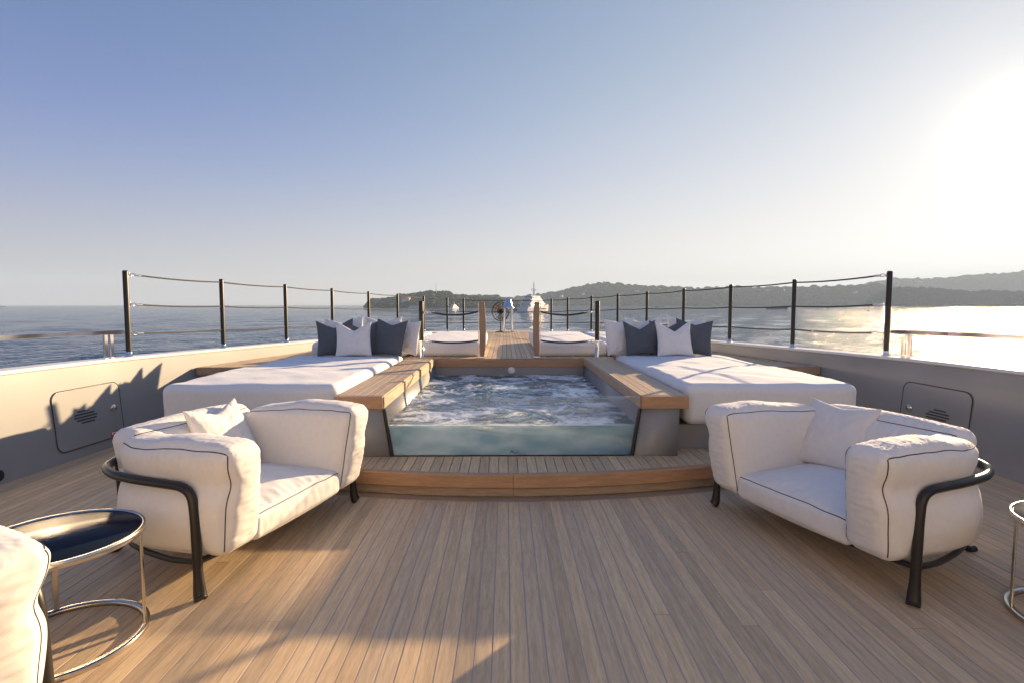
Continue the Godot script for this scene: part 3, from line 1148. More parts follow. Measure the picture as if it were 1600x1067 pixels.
func mattress(size: Vector3, r: float, puff: float, seed_: int) -> ArrayMesh:
	var lump := FastNoiseLite.new()
	lump.seed = seed_
	lump.frequency = 1.0
	var warp := func(p: Vector3, q: Vector3) -> Vector3:
		var top := maxf(0.0, q.y)
		p.y += top * 0.012 * lump.get_noise_2d(p.x * 2.2, p.z * 2.2)
		var e := pow(maxf(absf(q.x), absf(q.z)), 8.0)
		var d := Vector3(q.x, 0, q.z).normalized()
		p += d * e * 0.008 * lump.get_noise_3d(p.x * 3.0, p.y * 3.0, p.z * 3.0)
		p.y += e * top * 0.004 * lump.get_noise_2d(p.x * 14.0, p.z * 14.0)
		return p
	return soft_mesh(size / 2, r, Vector3(0.008, puff, 0.012), Vector3i(20, 6, 20), warp)

func build_sunbeds() -> void:
	for side in [-1.0, 1.0]:
		var word := "by the shaded bulwark" if side > 0.0 else "by the sunlit bulwark"
		var p := thing("sunbed_plinth", "grey painted plinth under the sunbed " + word, "plinth")
		obj("front_panel", box_mesh(Vector3(side * 2.36, 0.21, -5.07), Vector3(1.74, 0.43, 0.04), 0.004), M.grey_paint, p)
		obj("side_panel", box_mesh(Vector3(side * 3.22, 0.21, -6.75), Vector3(0.04, 0.43, 3.30), 0.004), M.grey_paint, p)
		obj("top_panel", box_mesh(Vector3(side * 2.36, 0.405, -6.75), Vector3(1.68, 0.03, 3.32)), M.grey_paint, p)
		var a := obj("sunbed_mattress", mattress(Vector3(1.62, 0.385, 1.545), 0.085, 0.018, 3 if side > 0 else 4), M.mattress)
		a.position = Vector3(side * 2.415, 0.625, -5.725)
		tag(a, "thick white mattress overhanging the sunbed plinth %s, next to an armchair" % word, "mattress")
		var b := obj("sunbed_mattress", mattress(Vector3(1.62, 0.365, 1.72), 0.08, 0.018, 13 if side > 0 else 14), M.mattress)
		b.position = Vector3(side * 2.415, 0.613, -7.37)
		tag(b, "white mattress under the heap of pillows %s" % word, "mattress")
		var c := obj("bolster", mattress(Vector3(1.42, 0.26, 0.20), 0.085, 0.01, 15), M.mattress)
		c.position = Vector3(side * 2.36, FD + 0.132, -8.50)
		tag(c, "low white bolster behind the pillows " + word, "bolster")
		var d := obj("deck_cushion", mattress(Vector3(1.14, 0.235, 3.3), 0.07, 0.02, 16), M.mattress)
		d.position = Vector3(side * 1.03, FD + 0.118, -10.42)
		tag(d, "white foredeck cushion behind the gate rope, inner one on the side %s" % word, "deck cushion", "foredeck cushions")
		var e := obj("deck_cushion", mattress(Vector3(1.26, 0.235, 3.2), 0.07, 0.02, 17), M.mattress)
		e.position = Vector3(side * 2.27, FD + 0.118, -10.28)
		tag(e, "white foredeck cushion behind the bolster and pillows %s" % word, "deck cushion", "foredeck cushions")

# ---------------------------------------------------------------- guard rails
func post_spots() -> Array:
	return [-6.42, -8.0, -9.45, -11.0, -12.6, -14.0, -15.38, -16.26, -16.87]

func build_rails() -> void:
	var ord := ["first", "second", "third", "fourth", "fifth", "sixth", "seventh", "eighth", "ninth"]
	var proto: Node3D = null
	var zs := post_spots()
	for side in [-1.0, 1.0]:
		for i in zs.size():
			var b := beam_at(zs[i])
			var at := Vector3(side * b.x, b.y, b.z)
			var lab := "slim black guard rail post, %s from the %s end of the ropes" % [ord[i], "hazy hill side" if side > 0.0 else "open sea side"]
			if proto == null:
				proto = thing("stanchion", lab, "post", at, 0.0, "black guard rail posts along the bulwarks")
				var s := st_new()
				lathe(s, PackedVector2Array([Vector2(0.030, 0.045), Vector2(0.030, 0.985), Vector2(0.027, 0.996), Vector2(0.018, 1.0), Vector2(0.0001, 1.001)]), 14)
				obj("tube", done(s), M.post, proto)
				s = st_new()
				lathe(s, PackedVector2Array([Vector2(0.050, 0.0), Vector2(0.050, 0.006), Vector2(0.034, 0.012), Vector2(0.033, 0.05), Vector2(0.0305, 0.055)]), 14)
				obj("foot", done(s), M.chrome, proto)
			else:
				copy(proto, "stanchion", at, 0.0, lab)
	var names := ["topmost", "middle", "lowest"]
	for k in 3:
		var hgt: float = [0.955, 0.605, 0.265][k]
		var ends := []
		for side in [-1.0, 1.0]:
			for j in zs.size():
				var i: int = j if side < 0.0 else zs.size() - 1 - j
				var b := beam_at(zs[i])
				ends.append(Vector3(side * b.x, b.y + hgt, b.z))
		var path := PackedVector3Array()
		for i in ends.size() - 1:
			var a: Vector3 = ends[i]
			var c: Vector3 = ends[i + 1]
			if i == 0:
				a = a.lerp(c, 0.10)
			if i == ends.size() - 2:
				c = c.lerp(a, 0.10)
			var sag := 0.006 + 0.007 * a.distance_to(c) + 0.008 * nz.get_noise_2d(i * 7.3, k * 3.1)
			for q in 8:
				var t := q / 8.0
				path.append(a.lerp(c, t) - Vector3(0, sag * 4.0 * t * (1.0 - t), 0))
			if i == ends.size() - 2:
				path.append(c)
		var t := thing("guard_rope", "%s dark rope strung between the guard rail posts" % names[k], "rope", Vector3.ZERO, 0.0, "guard ropes")
		obj("rope", tube_mesh(path, 0.0105, 6), M.rope, t)
		for e in [[ends[0], path[0]], [ends[ends.size() - 1], path[path.size() - 1]]]:
			obj("shackle", shackle(e[0], e[1]), M.chrome, t)
	# chrome hand rails aft of the first posts
	for side in [-1.0, 1.0]:
		var t := thing("hand_rail", "flat chrome hand rail over the sunlit bulwark" if side < 0.0 else "flat chrome hand rail against the sun glare on the water", "hand rail")
		var prev := Vector3.ZERO
		var s := st_new()
		var zz := [-6.36, -5.6, -4.8, -4.0, -3.0, -2.0, 0.0, 3.0]
		var rows := []
		for z in zz:
			var b := beam_at(z)
			var c := Vector3(side * (b.x + 0.01), b.y + 0.285, z)
			rows.append(PackedVector3Array([c + Vector3(-0.012, -0.022, 0), c + Vector3(0.012, -0.022, 0), c + Vector3(0.015, -0.019, 0), c + Vector3(0.015, 0.019, 0), c + Vector3(0.012, 0.022, 0), c + Vector3(-0.012, 0.022, 0), c + Vector3(-0.015, 0.019, 0), c + Vector3(-0.015, -0.019, 0)]))
			prev = c
		sheet(s, rows, false, -1, true)
		for e in [0, rows.size() - 1]:
			var r: PackedVector3Array = rows[e]
			for q in range(1, 7):
				tri_out(s, r[0], r[q], r[q + 1], rows[3][0])
		obj("bar", done(s), M.chrome, t)
		for z in [-6.15, -3.9, -1.5, 1.2]:
			var b := beam_at(z)
			for dz in [-0.045, 0.045]:
				obj("support", box_mesh(Vector3(side * (b.x + 0.01), b.y + 0.134, z + dz), Vector3(0.024, 0.268, 0.055), 0.004), M.chrome, t)

func shackle(a: Vector3, b: Vector3) -> ArrayMesh:      # snap hook between an eye and a rope end
	var s := st_new()
	var d := (b - a).normalized()
	var ln := a.distance_to(b)
	var up := Vector3.UP
	var r0 := 0.03
	var p0 := a + d * r0
	var ey := PackedVector3Array()
	for i in 13:
		var an := TAU * i / 12.0
		ey.append(p0 + d * cos(an) * 0.024 + up * sin(an) * 0.024)
	tube(s, ey, 0.006, 6, false)
	var hk := PackedVector3Array()
	var p1 := a + d * (ln * 0.62)
	for i in 13:
		var an := TAU * i / 12.0
		hk.append(p1 + d * cos(an) * ln * 0.24 + up * sin(an) * 0.016)
	tube(s, hk, 0.006, 6, false)
	tube(s, PackedVector3Array([b - d * ln * 0.2, b + d * 0.05]), 0.013, 8)
	return done(s)

func build_gate() -> void:
	for side in [-1.0, 1.0]:
		# tapered wooden post beside the opening
		var t := thing("gate_post", "tapered wooden gate post with a pale cap, beside the %s" % ("caged fan" if side < 0.0 else "far large yacht"), "post", Vector3(side * 0.43, FD, -8.53))
		var s := st_new()
		var rows := []
		for k in 9:
			var f := k / 8.0
			var w := lerpf(0.034, 0.050, smoothstep(0.0, 0.25, f)) - 0.010 * smoothstep(0.6, 1.0, f)
			var y := 0.03 + 0.845 * f
			var sh: float = side * -0.012 * sin(f * PI)
			rows.append(PackedVector3Array([Vector3(sh - w, y, 0.032), Vector3(sh + w, y, 0.032), Vector3(sh + w, y, -0.032), Vector3(sh - w, y, -0.032)]))
		sheet(s, rows, false, -1, true)
		var tp: PackedVector3Array = rows[8]
		quad(s, tp[0], tp[1], tp[2], tp[3])
		obj("shaft", done(s), M.gate_wood, t)
		obj("edge_strip", box_mesh(Vector3(side * 0.055, 0.46, 0.0), Vector3(0.010, 0.80, 0.05), 0.002), M.steel, t)
		obj("base_plate", box_mesh(Vector3(0, 0.015, 0), Vector3(0.11, 0.03, 0.09), 0.004), M.chrome, t)
		# round dark post at the tub corner
		var p := thing("gate_post", "round black gate post on a chrome sleeve, next to the %s pillows" % ("sunlit" if side < 0.0 else "shaded"), "post", Vector3(side * 1.37, FD, -8.46))
		s = st_new()
		lathe(s, PackedVector2Array([Vector2(0.036, 0.28), Vector2(0.036, 0.875), Vector2(0.032, 0.888), Vector2(0.0001, 0.890)]), 16)
		obj("tube", done(s), M.post, p)
		s = st_new()
		lathe(s, PackedVector2Array([Vector2(0.060, 0.0), Vector2(0.060, 0.008), Vector2(0.034, 0.014), Vector2(0.034, 0.281)]), 16)
		obj("sleeve", done(s), M.chrome, p)
		for k in 2:
			var y: float = FD + [0.715, 0.265][k]
			var a := Vector3(side * 1.33, y, -8.46)
			var b := Vector3(side * 0.485, y + 0.01, -8.53)
			var a2 := a.lerp(b, 0.14)
			var path := PackedVector3Array()
			for q in 17:
				var f := q / 16.0
				path.append(a2.lerp(b, f) - Vector3(0, 0.05 * 4.0 * f * (1.0 - f) * (1.0 if k == 0 else 0.6), 0))
			var rp := thing("gate_rope", "%s black rope closing the gate on the %s side" % ["upper" if k == 0 else "lower", "open sea" if side < 0.0 else "hazy hill"], "rope", Vector3.ZERO, 0.0, "gate ropes")
			obj("rope", tube_mesh(path, 0.014, 8), M.rope, rp)
			obj("shackle", shackle(a, a2), M.chrome, rp)

# ---------------------------------------------------------------- armchairs
func build_armchair(label: String) -> Node3D:
	var root := thing("armchair", label, "armchair", Vector3.ZERO, 0.0, "outdoor armchairs on the teak deck")
	var gather := FastNoiseLite.new()
	gather.seed = 77
	gather.frequency = 1.0
	gather.fractal_octaves = 2
	# continuous rail: front foot, over the arm, round the back, down to the other foot
	var halfp := [Vector3(0.752, 0.012, 0.028), Vector3(0.744, 0.05, 0.012), Vector3(0.740, 0.25, 0.0), Vector3(0.737, 0.46, -0.010), Vector3(0.735, 0.555, -0.030), Vector3(0.735, 0.594, -0.085), Vector3(0.735, 0.602, -0.18), Vector3(0.725, 0.605, -0.42), Vector3(0.682, 0.606, -0.63), Vector3(0.575, 0.606, -0.80), Vector3(0.395, 0.606, -0.890), Vector3(0.18, 0.606, -0.92)]
	var full := halfp.duplicate()
	for i in range(halfp.size() - 1, -1, -1):
		full.append(Vector3(-halfp[i].x, halfp[i].y, halfp[i].z))
	var path := smooth_path(full, 6)
	var rad := PackedFloat32Array()
	for p in path:
		rad.append(0.0245 + 0.009 * smoothstep(0.16, 0.0, p.y))
	var s := st_new()
	tube(s, path, rad, 14)
	obj("rail", done(s), M.frame, root)
	for sg in [-1.0, 1.0]:
		var lp := smooth_path([Vector3(sg * 0.475, 0.60, -0.845), Vector3(sg * 0.455, 0.36, -0.86), Vector3(sg * 0.43, 0.14, -0.885), Vector3(sg * 0.415, 0.05, -0.925), Vector3(sg * 0.425, 0.014, -0.965), Vector3(sg * 0.435, 0.016, -1.005)], 6)
		s = st_new()
		var lr := PackedFloat32Array()
		for p in lp:
			lr.append(0.019)
		tube(s, lp, lr, 10)
		obj("rear_leg", done(s), M.frame, root)
		s = st_new()
		tube(s, smooth_path([Vector3(sg * 0.735, 0.20, -0.005), Vector3(sg * 0.70, 0.175, -0.25), Vector3(sg * 0.60, 0.165, -0.6), Vector3(sg * 0.435, 0.175, -0.88)], 6), 0.0165, 10)
		obj("side_bar", done(s), M.frame, root)
	s = st_new()
	tube(s, smooth_path([Vector3(-0.735, 0.20, -0.005), Vector3(-0.4, 0.178, 0.005), Vector3(0, 0.172, 0.008), Vector3(0.4, 0.178, 0.005), Vector3(0.735, 0.20, -0.005)], 6), 0.0165, 10)
	obj("front_bar", done(s), M.frame, root)
	s = st_new()
	tube(s, PackedVector3Array([Vector3(-0.435, 0.175, -0.88), Vector3(0.435, 0.175, -0.88)]), 0.0165, 10)
	obj("rear_bar", done(s), M.frame, root)
	for k in 5:
		var x := -0.5 + 0.25 * k
		s = st_new()
		tube(s, PackedVector3Array([Vector3(x, 0.172, 0.0), Vector3(x * 0.8, 0.172, -0.875)]), 0.009, 6)
		obj("seat_strap", done(s), M.frame, root)
	# seat
	var hs := Vector3(0.435, 0.085, 0.405)
	var pf := Vector3(0.006, 0.075, 0.018)
	var warp := func(p: Vector3, q: Vector3) -> Vector3:
		var lip := smoothstep(0.22, 0.38, p.z) * maxf(0.0, q.y)
		p.y += lip * (1.0 - pow(absf(q.z), 10.0)) * 0.012 * gather.get_noise_2d(p.x * 17.0 + p.z * 5.0, p.z * 4.0)
		p.y += 0.010 * maxf(0.0, q.y) * gather.get_noise_2d(p.x * 3.0, p.z * 3.0 + 9.0)
		if q.z > 0.0:
			p.z += smoothstep(0.75, 1.0, q.z) * (1.0 - pow(absf(q.y), 6.0)) * (0.005 * gather.get_noise_2d(p.x * 9.0, p.y * 5.0) + 0.002 * gather.get_noise_2d(p.x * 22.0, p.y * 4.0))
		if q.y > 0.0:
			p.y += 0.03 * smoothstep(0.0, -0.4, p.z)
		return p + Vector3(0, 0.272, -0.300)
	var seat := obj("seat_cushion", soft_mesh(hs, 0.045, pf, Vector3i(56, 8, 44), warp), M.cushion, root)
	s = st_new()
	tube(s, soft_edge(Vector3(-0.985, 1, 1), Vector3(0.985, 1, 1), 60, hs, 0.045, pf, warp), 0.0033, 6)
	for e in [-1.0, 1.0]:
		tube(s, soft_edge(Vector3(e, 1, 0.985), Vector3(e, 1, -0.9), 30, hs, 0.045, pf, warp), 0.0033, 6)
	obj("piping", done(s), M.piping, seat)
	# arms
	var ha := Vector3(0.140, 0.302, 0.430)
	var pa := Vector3(0.030, 0.030, 0.030)
	for sg in [-1.0, 1.0]:
		var wa := func(p: Vector3, q: Vector3) -> Vector3:
			var o := p
			var up01 := p.y / 0.312
			var back := clampf((-0.10 - p.z) / 0.35, 0.0, 1.2)
			o.x += sg * (0.020 * up01 - 0.115 * back * back)
			o.z += 0.045 * up01
			if q.x * sg > 0.0:      # the outer face bellies out under the rail and is nipped by it
				var side01 := smoothstep(0.0, 0.9, q.x * sg)
				o.x += sg * side01 * 0.050 * exp(-pow((p.y + 0.14) / 0.17, 2.0)) * (1.0 - q.z * q.z)
				o.x -= sg * side01 * 0.030 * exp(-pow((p.y - 0.10) / 0.07, 2.0))
			var near_top := smoothstep(0.12, 0.30, absf(p.y)) * (1.0 if p.y > 0.0 else 0.4)
			near_top *= 1.0 - 0.9 * pow(absf(q.x * q.y), 6.0)
			var g := gather.get_noise_2d(p.z * 46.0 + 3.0, p.y * 3.0 + q.x * 5.0)
			o.y += near_top * 0.0035 * g
			o.x += q.x * near_top * 0.009 * g * (1.0 - q.x * q.x * 0.4)
			if q.z > 0.0:
				o.z += smoothstep(0.6, 1.0, q.z) * (1.0 - pow(absf(q.x), 6.0)) * (0.005 * gather.get_noise_2d(p.y * 22.0, p.x * 6.0 + 4.0) + 0.002 * gather.get_noise_2d(p.y * 5.0, p.x * 5.0))
			o.x += 0.004 * gather.get_noise_3d(p.x * 3.0, p.y * 3.0, p.z * 3.0 + sg)
			o.y += 0.012 * maxf(0.0, up01) * gather.get_noise_2d(p.z * 3.0, 5.0 * sg) + 0.02 * maxf(0.0, up01) * smoothstep(0.1, -0.3, p.z) * -1.0
			return o + Vector3(sg * 0.560, 0.500, -0.272)
		var arm := obj("arm_cushion", soft_mesh(ha, 0.072, pa, Vector3i(14, 44, 76), wa), M.cushion, root)
		s = st_new()
		for e in [-1.0, 1.0]:
			tube(s, soft_edge(Vector3(e, -0.98, 1), Vector3(e, 0.985, 1), 50, ha, 0.072, pa, wa), 0.0033, 6)
			tube(s, soft_edge(Vector3(e, 1, 0.985), Vector3(e, 1, -0.97), 60, ha, 0.072, pa, wa), 0.0033, 6)
		obj("piping", done(s), M.piping, arm)
	# back
	var hb := Vector3(0.500, 0.280, 0.105)
	var pb := Vector3(0.015, 0.030, 0.060)
	var wb := func(p: Vector3, q: Vector3) -> Vector3:
		var o := p
		o.z -= 0.075 * (p.y / 0.29) + 0.055 * (1.0 - q.x * q.x) * -0.6
		var near_top := smoothstep(0.10, 0.28, p.y)
		near_top *= 1.0 - 0.9 * pow(absf(q.z * q.y), 6.0)
		var g := gather.get_noise_2d(p.x * 42.0 + 11.0, p.y * 3.0 + q.z * 4.0)
		o.y += near_top * 0.0035 * g
		o.z += q.z * near_top * 0.009 * g + 0.007 * gather.get_noise_2d(p.x * 4.0, p.y * 4.0)
		return o + Vector3(0, 0.512, -0.735)
	var bk := obj("back_cushion", soft_mesh(hb, 0.075, pb, Vector3i(76, 34, 12), wb), M.cushion, root)
	s = st_new()
	for e in [-1.0, 1.0]:
		tube(s, soft_edge(Vector3(-0.98, 1, e), Vector3(0.98, 1, e), 60, hb, 0.075, pb, wb), 0.0033, 6)
	obj("piping", done(s), M.piping, bk)
	return root

const CHAIR_R := Vector3(1.815, 0, -3.39)
const CHAIR_L := Vector3(-1.475, 0, -3.50)
const CHAIR_N := Vector3(-1.98, 0, -1.16)

func build_armchairs() -> void:
	var tr := atan2(-0.946, 0.323)
	var tl := atan2(0.961, 0.278)
	var a := build_armchair("cream cushioned armchair with black tube frame, in front of the shaded bulwark")
	a.position = CHAIR_R
	a.rotation.y = tr
	copy(a, "armchair", CHAIR_L, tl, "cream armchair between the round dark glass table and the tub")
	copy(a, "armchair", CHAIR_N, atan2(0.906, 0.423), "cream armchair cut off beside the chrome table ring, only its arm showing")
	var seat_y := 0.40
	var p1 := obj("throw_pillow", pillow_mesh(0.50, 0.17, 0.05, 301), M.cushion)
	p1.transform = Transform3D(Basis(Vector3.UP, tr), CHAIR_R) * Transform3D(Basis(Vector3.UP, 0.12) * Basis(Vector3.RIGHT, -0.42), Vector3(-0.22, seat_y - 0.01, -0.485))
	tag(p1, "cream square pillow leaning in the armchair by the shaded bulwark", "pillow", "pillows on the armchairs")
	var p2 := obj("throw_pillow", pillow_mesh(0.50, 0.17, 0.10, 302), M.cushion)
	p2.transform = Transform3D(Basis(Vector3.UP, tl), CHAIR_L) * Transform3D(Basis(Vector3.UP, 0.10) * Basis(Vector3.RIGHT, -0.42), Vector3(0.08, seat_y + 0.01, -0.47))
	tag(p2, "cream square pillow leaning in the sunlit armchair by the table", "pillow", "pillows on the armchairs")

func build_tables() -> void:
	var r := 0.335
	var t := thing("side_table", "round side table with a dark blue glass top and chrome ring base", "side table", Vector3(-2.10, 0, -2.43), 0.0, "round side tables")
	var s := st_new()
	lathe(s, PackedVector2Array([Vector2(0.0001, 0.488), Vector2(r - 0.016, 0.488), Vector2(r - 0.014, 0.490), Vector2(r - 0.014, 0.498), Vector2(r - 0.017, 0.500), Vector2(0.0001, 0.500)]), 72)
	obj("glass_top", done(s), M.table_glass, t)
	for e in [["rim", 0.474, 0.503, r - 0.013], ["base_ring", 0.0, 0.022, r - 0.030]]:
		s = st_new()
		var y0: float = e[1]
		var y1: float = e[2]
		var ri: float = e[3]
		lathe(s, PackedVector2Array([Vector2(ri, y0), Vector2(r - 0.002, y0), Vector2(r, y0 + 0.002), Vector2(r, y1 - 0.002), Vector2(r - 0.002, y1), Vector2(ri, y1), Vector2(ri, y0)]), 72)
		obj(e[0], done(s), M.steel, t)
	for an in [0.38, 2.33, 4.30]:
		var c := Vector3(cos(an) * (r - 0.016), 0.248, -sin(an) * (r - 0.016))
		obj("leg", box_mesh(c, Vector3(0.010, 0.452, 0.024), 0.002, Basis(Vector3.UP, an)), M.steel, t)
	copy(t, "side_table", Vector3(2.80, 0, -2.50), 0.35, "round side table with chrome ring base, cut off beside the shaded armchair")

# ---------------------------------------------------------------- pillows on the sunbeds
func build_pillows() -> void:
	var top := 0.808
	# side, x, z, width, turn, lean, chop, grey, roll, words
	var L := [
		[-2.46, -8.24, 0.58, 0.10, -0.28, 0.13, false, 0.10, "white pillow at the back, its corner over the slate pillow, sunlit heap"],
		[-1.96, -8.26, 0.58, -0.05, -0.25, 0.15, false, 0.00, "white pillow at the back behind two slate ones, sunlit heap"],
		[-1.60, -8.16, 0.52, -0.55, -0.22, 0.06, false, -0.04, "white pillow turned to the tub at the end of the sunlit heap"],
		[-2.56, -8.03, 0.54, 0.35, -0.26, 0.14, true, 0.05, "slate grey pillow next to the bulwark side of the sunlit heap"],
		[-2.20, -8.08, 0.50, 0.00, -0.25, 0.16, true, 0.02, "slate grey pillow mostly hidden between white ones, sunlit heap"],
		[-1.82, -7.98, 0.54, -0.40, -0.25, 0.13, true, -0.04, "slate grey pillow on the tub side of the sunlit heap"],
		[-2.25, -7.82, 0.52, 0.05, -0.30, 0.17, false, 0.02, "small white pillow in front of the sunlit heap"]]
	var R := [
		[1.72, -8.16, 0.55, 0.35, -0.22, 0.06, false, 0.06, "white pillow turned to the tub at the end of the shaded heap"],
		[2.10, -8.26, 0.58, 0.05, -0.24, 0.14, false, 0.02, "white pillow at the back between two slate ones, shaded heap"],
		[2.66, -8.24, 0.58, -0.10, -0.26, 0.13, false, -0.08, "white pillow at the back, bulwark side of the shaded heap"],
		[1.98, -8.00, 0.52, 0.15, -0.24, 0.15, true, 0.02, "slate grey pillow on the tub side of the shaded heap"],
		[2.36, -8.09, 0.52, 0.00, -0.25, 0.15, true, 0.00, "slate grey pillow mostly hidden behind the front white one, shaded heap"],
		[2.72, -8.02, 0.54, -0.30, -0.26, 0.14, true, -0.06, "slate grey pillow next to the bulwark side of the shaded heap"],
		[2.40, -7.80, 0.53, 0.02, -0.32, 0.22, false, 0.02, "small white pillow in front of the shaded heap"]]
	var k := 400
	for d in L + R:
		k += 1
		var o := obj("pillow", pillow_mesh(d[2], 0.15 + 0.03 * sin(k * 2.1), d[5] * (1.0 + 0.25 * sin(k * 1.7)), k, 0.35 * sin(k * 3.3)), M.grey_pillow if d[6] else M.white_pillow)
		o.transform = Transform3D(Basis(Vector3.UP, d[3]) * Basis(Vector3.RIGHT, d[4]) * Basis(Vector3.BACK, d[7]), Vector3(d[0], top, d[1]))
		tag(o, d[8], "pillow", "pillows heaped on the sunbeds")

# ---------------------------------------------------------------- at the bow
func build_bow_gear() -> void:
	var z := -16.4
	var t := thing("bell_stand", "chrome bell hung between two bright posts at the bow", "ship's bell", Vector3(0.02, FD, z))
	for sg in [-1.0, 1.0]:
		obj("leg", tube_mesh(PackedVector3Array([Vector3(sg * 0.13, 0.0, 0), Vector3(sg * 0.10, 0.74, 0)]), [0.045, 0.035], 10), M.chrome, t)
	obj("foot_plate", box_mesh(Vector3(0, 0.012, 0), Vector3(0.36, 0.024, 0.16), 0.005), M.chrome, t)
	var s := st_new()
	lathe(s, PackedVector2Array([Vector2(0.0001, 1.04), Vector2(0.05, 1.035), Vector2(0.09, 0.99), Vector2(0.105, 0.90), Vector2(0.13, 0.80), Vector2(0.175, 0.735), Vector2(0.18, 0.72), Vector2(0.15, 0.73), Vector2(0.09, 0.86)]), 22)
	obj("bell", done(s), M.bell, t)
	obj("crossbar", tube_mesh(PackedVector3Array([Vector3(-0.15, 1.03, 0), Vector3(0.15, 1.03, 0)]), 0.022, 8), M.chrome, t)
	var f := thing("fan", "round fan in a black wire cage leaning at the bow beside the bell", "fan", Vector3(-0.20, FD, z - 0.25), 0.45)
	var c := Vector3(0, 0.62, 0)
	s = st_new()
	for k in 5:
		var rr: float = [0.285, 0.225, 0.165, 0.10, 0.285][k]
		var zo: float = [0.0, 0.05, 0.07, 0.08, -0.06][k]
		var p := ring(c + Vector3(0, 0, zo), Vector3.RIGHT, Vector3.UP, rr, 28)
		p.append(p[0])
		tube(s, p, 0.010 if k == 0 or k == 4 else 0.006, 6, false)
	for k in 14:
		var a := TAU * k / 14.0
		var d := Vector3(cos(a), sin(a), 0)
		tube(s, PackedVector3Array([c + d * 0.05 + Vector3(0, 0, 0.085), c + d * 0.165 + Vector3(0, 0, 0.07), c + d * 0.285]), 0.0055, 5, false)
	obj("cage", done(s), M.black, f)
	s = st_new()
	lathe(s, PackedVector2Array([Vector2(0.0001, 0.0), Vector2(0.07, 0.0), Vector2(0.075, 0.14), Vector2(0.0001, 0.17)]), 16, c + Vector3(0, 0, 0.02), Basis(Vector3.RIGHT, Vector3(0, 0, -1), Vector3.UP))
	obj("motor", done(s), M.black, f)
	for k in 3:
		var a := TAU * k / 3.0 + 0.4
		s = st_new()
		var bs := Basis(Vector3.BACK, a)
		var rows := []
		for q in 6:
			var rr := 0.05 + 0.042 * q
			var w := 0.045 + 0.055 * sin(q / 5.0 * 2.2)
			rows.append(PackedVector3Array([c + bs * Vector3(rr, -w, 0.02), c + bs * Vector3(rr, 0, 0.0), c + bs * Vector3(rr, w, -0.025)]))
		sheet(s, rows, false, 0)
		obj("blade", done(s), M.steel, f)
	obj("stem", tube_mesh(PackedVector3Array([Vector3(0, 0.0, -0.02), Vector3(0, 0.62, -0.05)]), 0.018, 8), M.black, f)
	s = st_new()
	lathe(s, PackedVector2Array([Vector2(0.16, 0.0), Vector2(0.16, 0.012), Vector2(0.03, 0.035), Vector2(0.0001, 0.035)]), 20, Vector3(0, 0, -0.02))
	obj("base", done(s), M.black, f)

# ---------------------------------------------------------------- boats
func hull_mesh(l: float, b: float, h: float, sheer_up: float, raked := 0.25) -> ArrayMesh:      # stern at -x, bow at +x
	var rows := []
	for i in 15:
		var f := i / 14.0
		var w := b / 2 * (1.0 - pow(maxf(0.0, (f - 0.45) / 0.55), 2.2)) * (0.92 + 0.08 * minf(1.0, f * 6.0))
		w = maxf(w, 0.02)
		var top := h + sheer_up * f * f
		var x := -l / 2 + l * f
		var low := -raked * h * f * f
		rows.append(PackedVector3Array([Vector3(x + low * 1.6, -0.8, -w * 0.7), Vector3(x + low, h * 0.2, -w * 0.88), Vector3(x, top, -w), Vector3(x, top + 0.01, 0), Vector3(x, top, w), Vector3(x + low, h * 0.2, w * 0.88), Vector3(x + low * 1.6, -0.8, w * 0.7)]))
	var s := st_new()
	sheet(s, rows, true, -1)
	var r: PackedVector3Array = rows[0]
	for k in range(1, 6):
		tri_out(s, r[0], r[k], r[k + 1], Vector3(0, h / 2, 0))
	return done(s)

func house_block(x0: float, x1: float, w: float, y0: float, y1: float, rake_f: float, rake_a: float) -> ArrayMesh:
	var s := st_new()
	s.set_smooth_group(-1)
	var lo := [Vector3(x0, y0, -w), Vector3(x1, y0, -w * 0.7), Vector3(x1, y0, w * 0.7), Vector3(x0, y0, w)]
	var hi := [Vector3(x0 + rake_a, y1, -w * 0.93), Vector3(x1 - rake_f, y1, -w * 0.62), Vector3(x1 - rake_f, y1, w * 0.62), Vector3(x0 + rake_a, y1, w * 0.93)]
	var mid := Vector3((x0 + x1) / 2, (y0 + y1) / 2, 0)
	for k in 4:
		quad_out(s, lo[k], lo[(k + 1) % 4], hi[(k + 1) % 4], hi[k], mid)
	quad_out(s, hi[0], hi[1], hi[2], hi[3], mid)
	return done(s)

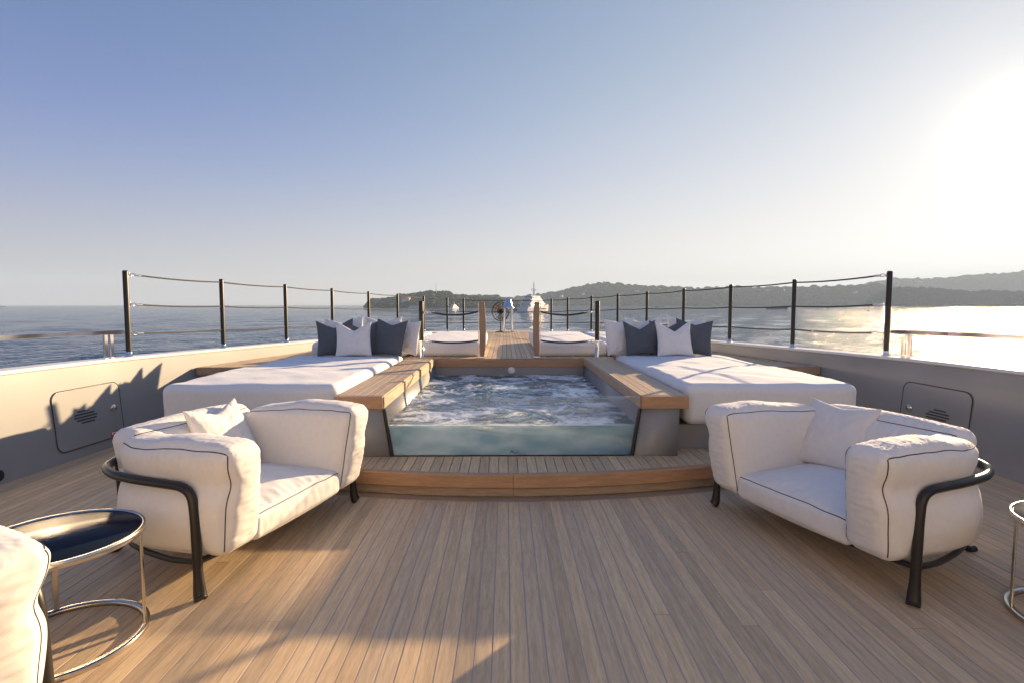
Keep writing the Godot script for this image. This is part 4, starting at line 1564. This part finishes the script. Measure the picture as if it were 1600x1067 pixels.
func motor_yacht(called: String, label: String, at: Vector3, turn: float, l: float, decks: int, dark: bool, mast: bool) -> Node3D:
	var t := thing(called, label, "yacht", at, turn, "boats lying off the coast")
	var b := l * 0.19
	var h := l * 0.072
	obj("hull", hull_mesh(l, b, h, l * 0.035), M.boat_dark if dark else M.boat_white, t)
	obj("window_strip", box_mesh(Vector3(-l * 0.05, h * 0.62, 0), Vector3(l * 0.5, h * 0.13, b * 1.005)), M.boat_window, t)
	var y := h + l * 0.002
	var dh := l * 0.052
	for k in decks:
		var x0 := -l * (0.40 - 0.05 * k)
		var x1 := l * (0.26 - 0.085 * k)
		var w := b * (0.44 - 0.05 * k)
		obj("cabin", house_block(x0, x1, w, y, y + dh * 0.86, dh * 1.2, dh * 0.3), M.boat_white, t)
		obj("window_band", house_block(x0 + l * 0.02, x1 - dh * 0.2, w * 1.02, y + dh * 0.30, y + dh * 0.66, dh * 0.5, 0.1), M.boat_window, t)
		obj("overhang", house_block(x0 - l * 0.05, x1 - dh * 0.7, w * 1.08, y + dh * 0.86, y + dh, dh * 0.15, 0.0), M.boat_white, t)
		y += dh
	if mast:
		obj("mast", tube_mesh(PackedVector3Array([Vector3(-l * 0.08, y, 0), Vector3(-l * 0.10, y + l * 0.20, 0)]), [l * 0.016, l * 0.005], 8), M.boat_white, t)
		obj("crosstree", box_mesh(Vector3(-l * 0.092, y + l * 0.085, 0), Vector3(l * 0.014, l * 0.006, l * 0.075)), M.boat_white, t)
		obj("crosstree", box_mesh(Vector3(-l * 0.088, y + l * 0.055, 0), Vector3(l * 0.014, l * 0.006, l * 0.05)), M.boat_white, t)
		for sg in [-1.0, 1.0]:
			var s := st_new()
			lathe(s, PackedVector2Array([Vector2(0.0001, 0), Vector2(0.7, 0.1), Vector2(1.0, 0.8), Vector2(0.7, 1.5), Vector2(0.0001, 1.8)]), 12, Vector3(-l * 0.092, y + l * 0.088, sg * l * 0.03), Basis.IDENTITY.scaled(Vector3.ONE * l * 0.011))
			obj("radar_dome", done(s), M.boat_white, t)
	return t

func build_boats() -> void:
	motor_yacht("motor_yacht", "large white motor yacht with a tall domed mast, seen behind the wooden gate post", far_at(838, 500.0, SEA_Y), 1.12, 62.0, 3, false, true)
	motor_yacht("motor_yacht", "dark hulled yacht lying just behind the large white one", far_at(815, 560.0, SEA_Y), 2.5, 22.0, 1, true, false)
	motor_yacht("motor_yacht", "white motor yacht anchored in front of the islet with a raked bow", far_at(651, 820.0, SEA_Y), 0.5, 26.0, 2, false, false)
	motor_yacht("motor_yacht", "white motor yacht end on, between the islet and the low hill", far_at(711, 760.0, SEA_Y), 1.25, 28.0, 3, false, true)
	motor_yacht("motor_boat", "dark sport cruiser heading along the wooded hill", far_at(1217, 760.0, SEA_Y), 0.08, 31.0, 1, true, false)
	motor_yacht("motor_boat", "small grey motor boat between the guard rail posts below the wooded hill", far_at(1121, 950.0, SEA_Y), 2.9, 14.0, 1, true, false)
	motor_yacht("motor_boat", "low motor boat on the bright water beyond the topmost pillows", far_at(1030, 1300.0, SEA_Y), 3.0, 18.0, 1, true, false)
	motor_yacht("motor_boat", "small dark open boat off the headland left of the buoy", far_at(1294, 900.0, SEA_Y), 0.1, 11.0, 1, true, false)
	motor_yacht("motor_boat", "small boat in the sun glare below the headland", far_at(1556, 720.0, SEA_Y), 0.1, 10.0, 1, true, false)
	motor_yacht("motor_boat", "small white boat alone far out on the open sea", far_at(12, 1500.0, SEA_Y), 0.2, 16.0, 1, false, false)
	motor_yacht("motor_boat", "tiny white boat near the horizon behind the guard ropes", far_at(398, 2100.0, SEA_Y), 0.1, 18.0, 1, false, false)
	var t := thing("buoy", "small dark channel buoy with a top mark on the bright water", "buoy", far_at(1361, 560.0, SEA_Y))
	var s := st_new()
	lathe(s, PackedVector2Array([Vector2(0.0001, -0.4), Vector2(1.1, -0.2), Vector2(1.15, 0.5), Vector2(0.7, 0.9), Vector2(0.0001, 0.95)]), 16)
	obj("float", done(s), M.boat_dark, t)
	obj("pole", tube_mesh(PackedVector3Array([Vector3(0, 0.9, 0), Vector3(0, 3.4, 0)]), [0.2, 0.12], 8), M.boat_dark, t)
	s = st_new()
	lathe(s, PackedVector2Array([Vector2(0.0001, 3.2), Vector2(0.45, 3.3), Vector2(0.0001, 4.1)]), 10)
	obj("top_mark", done(s), M.boat_dark, t)
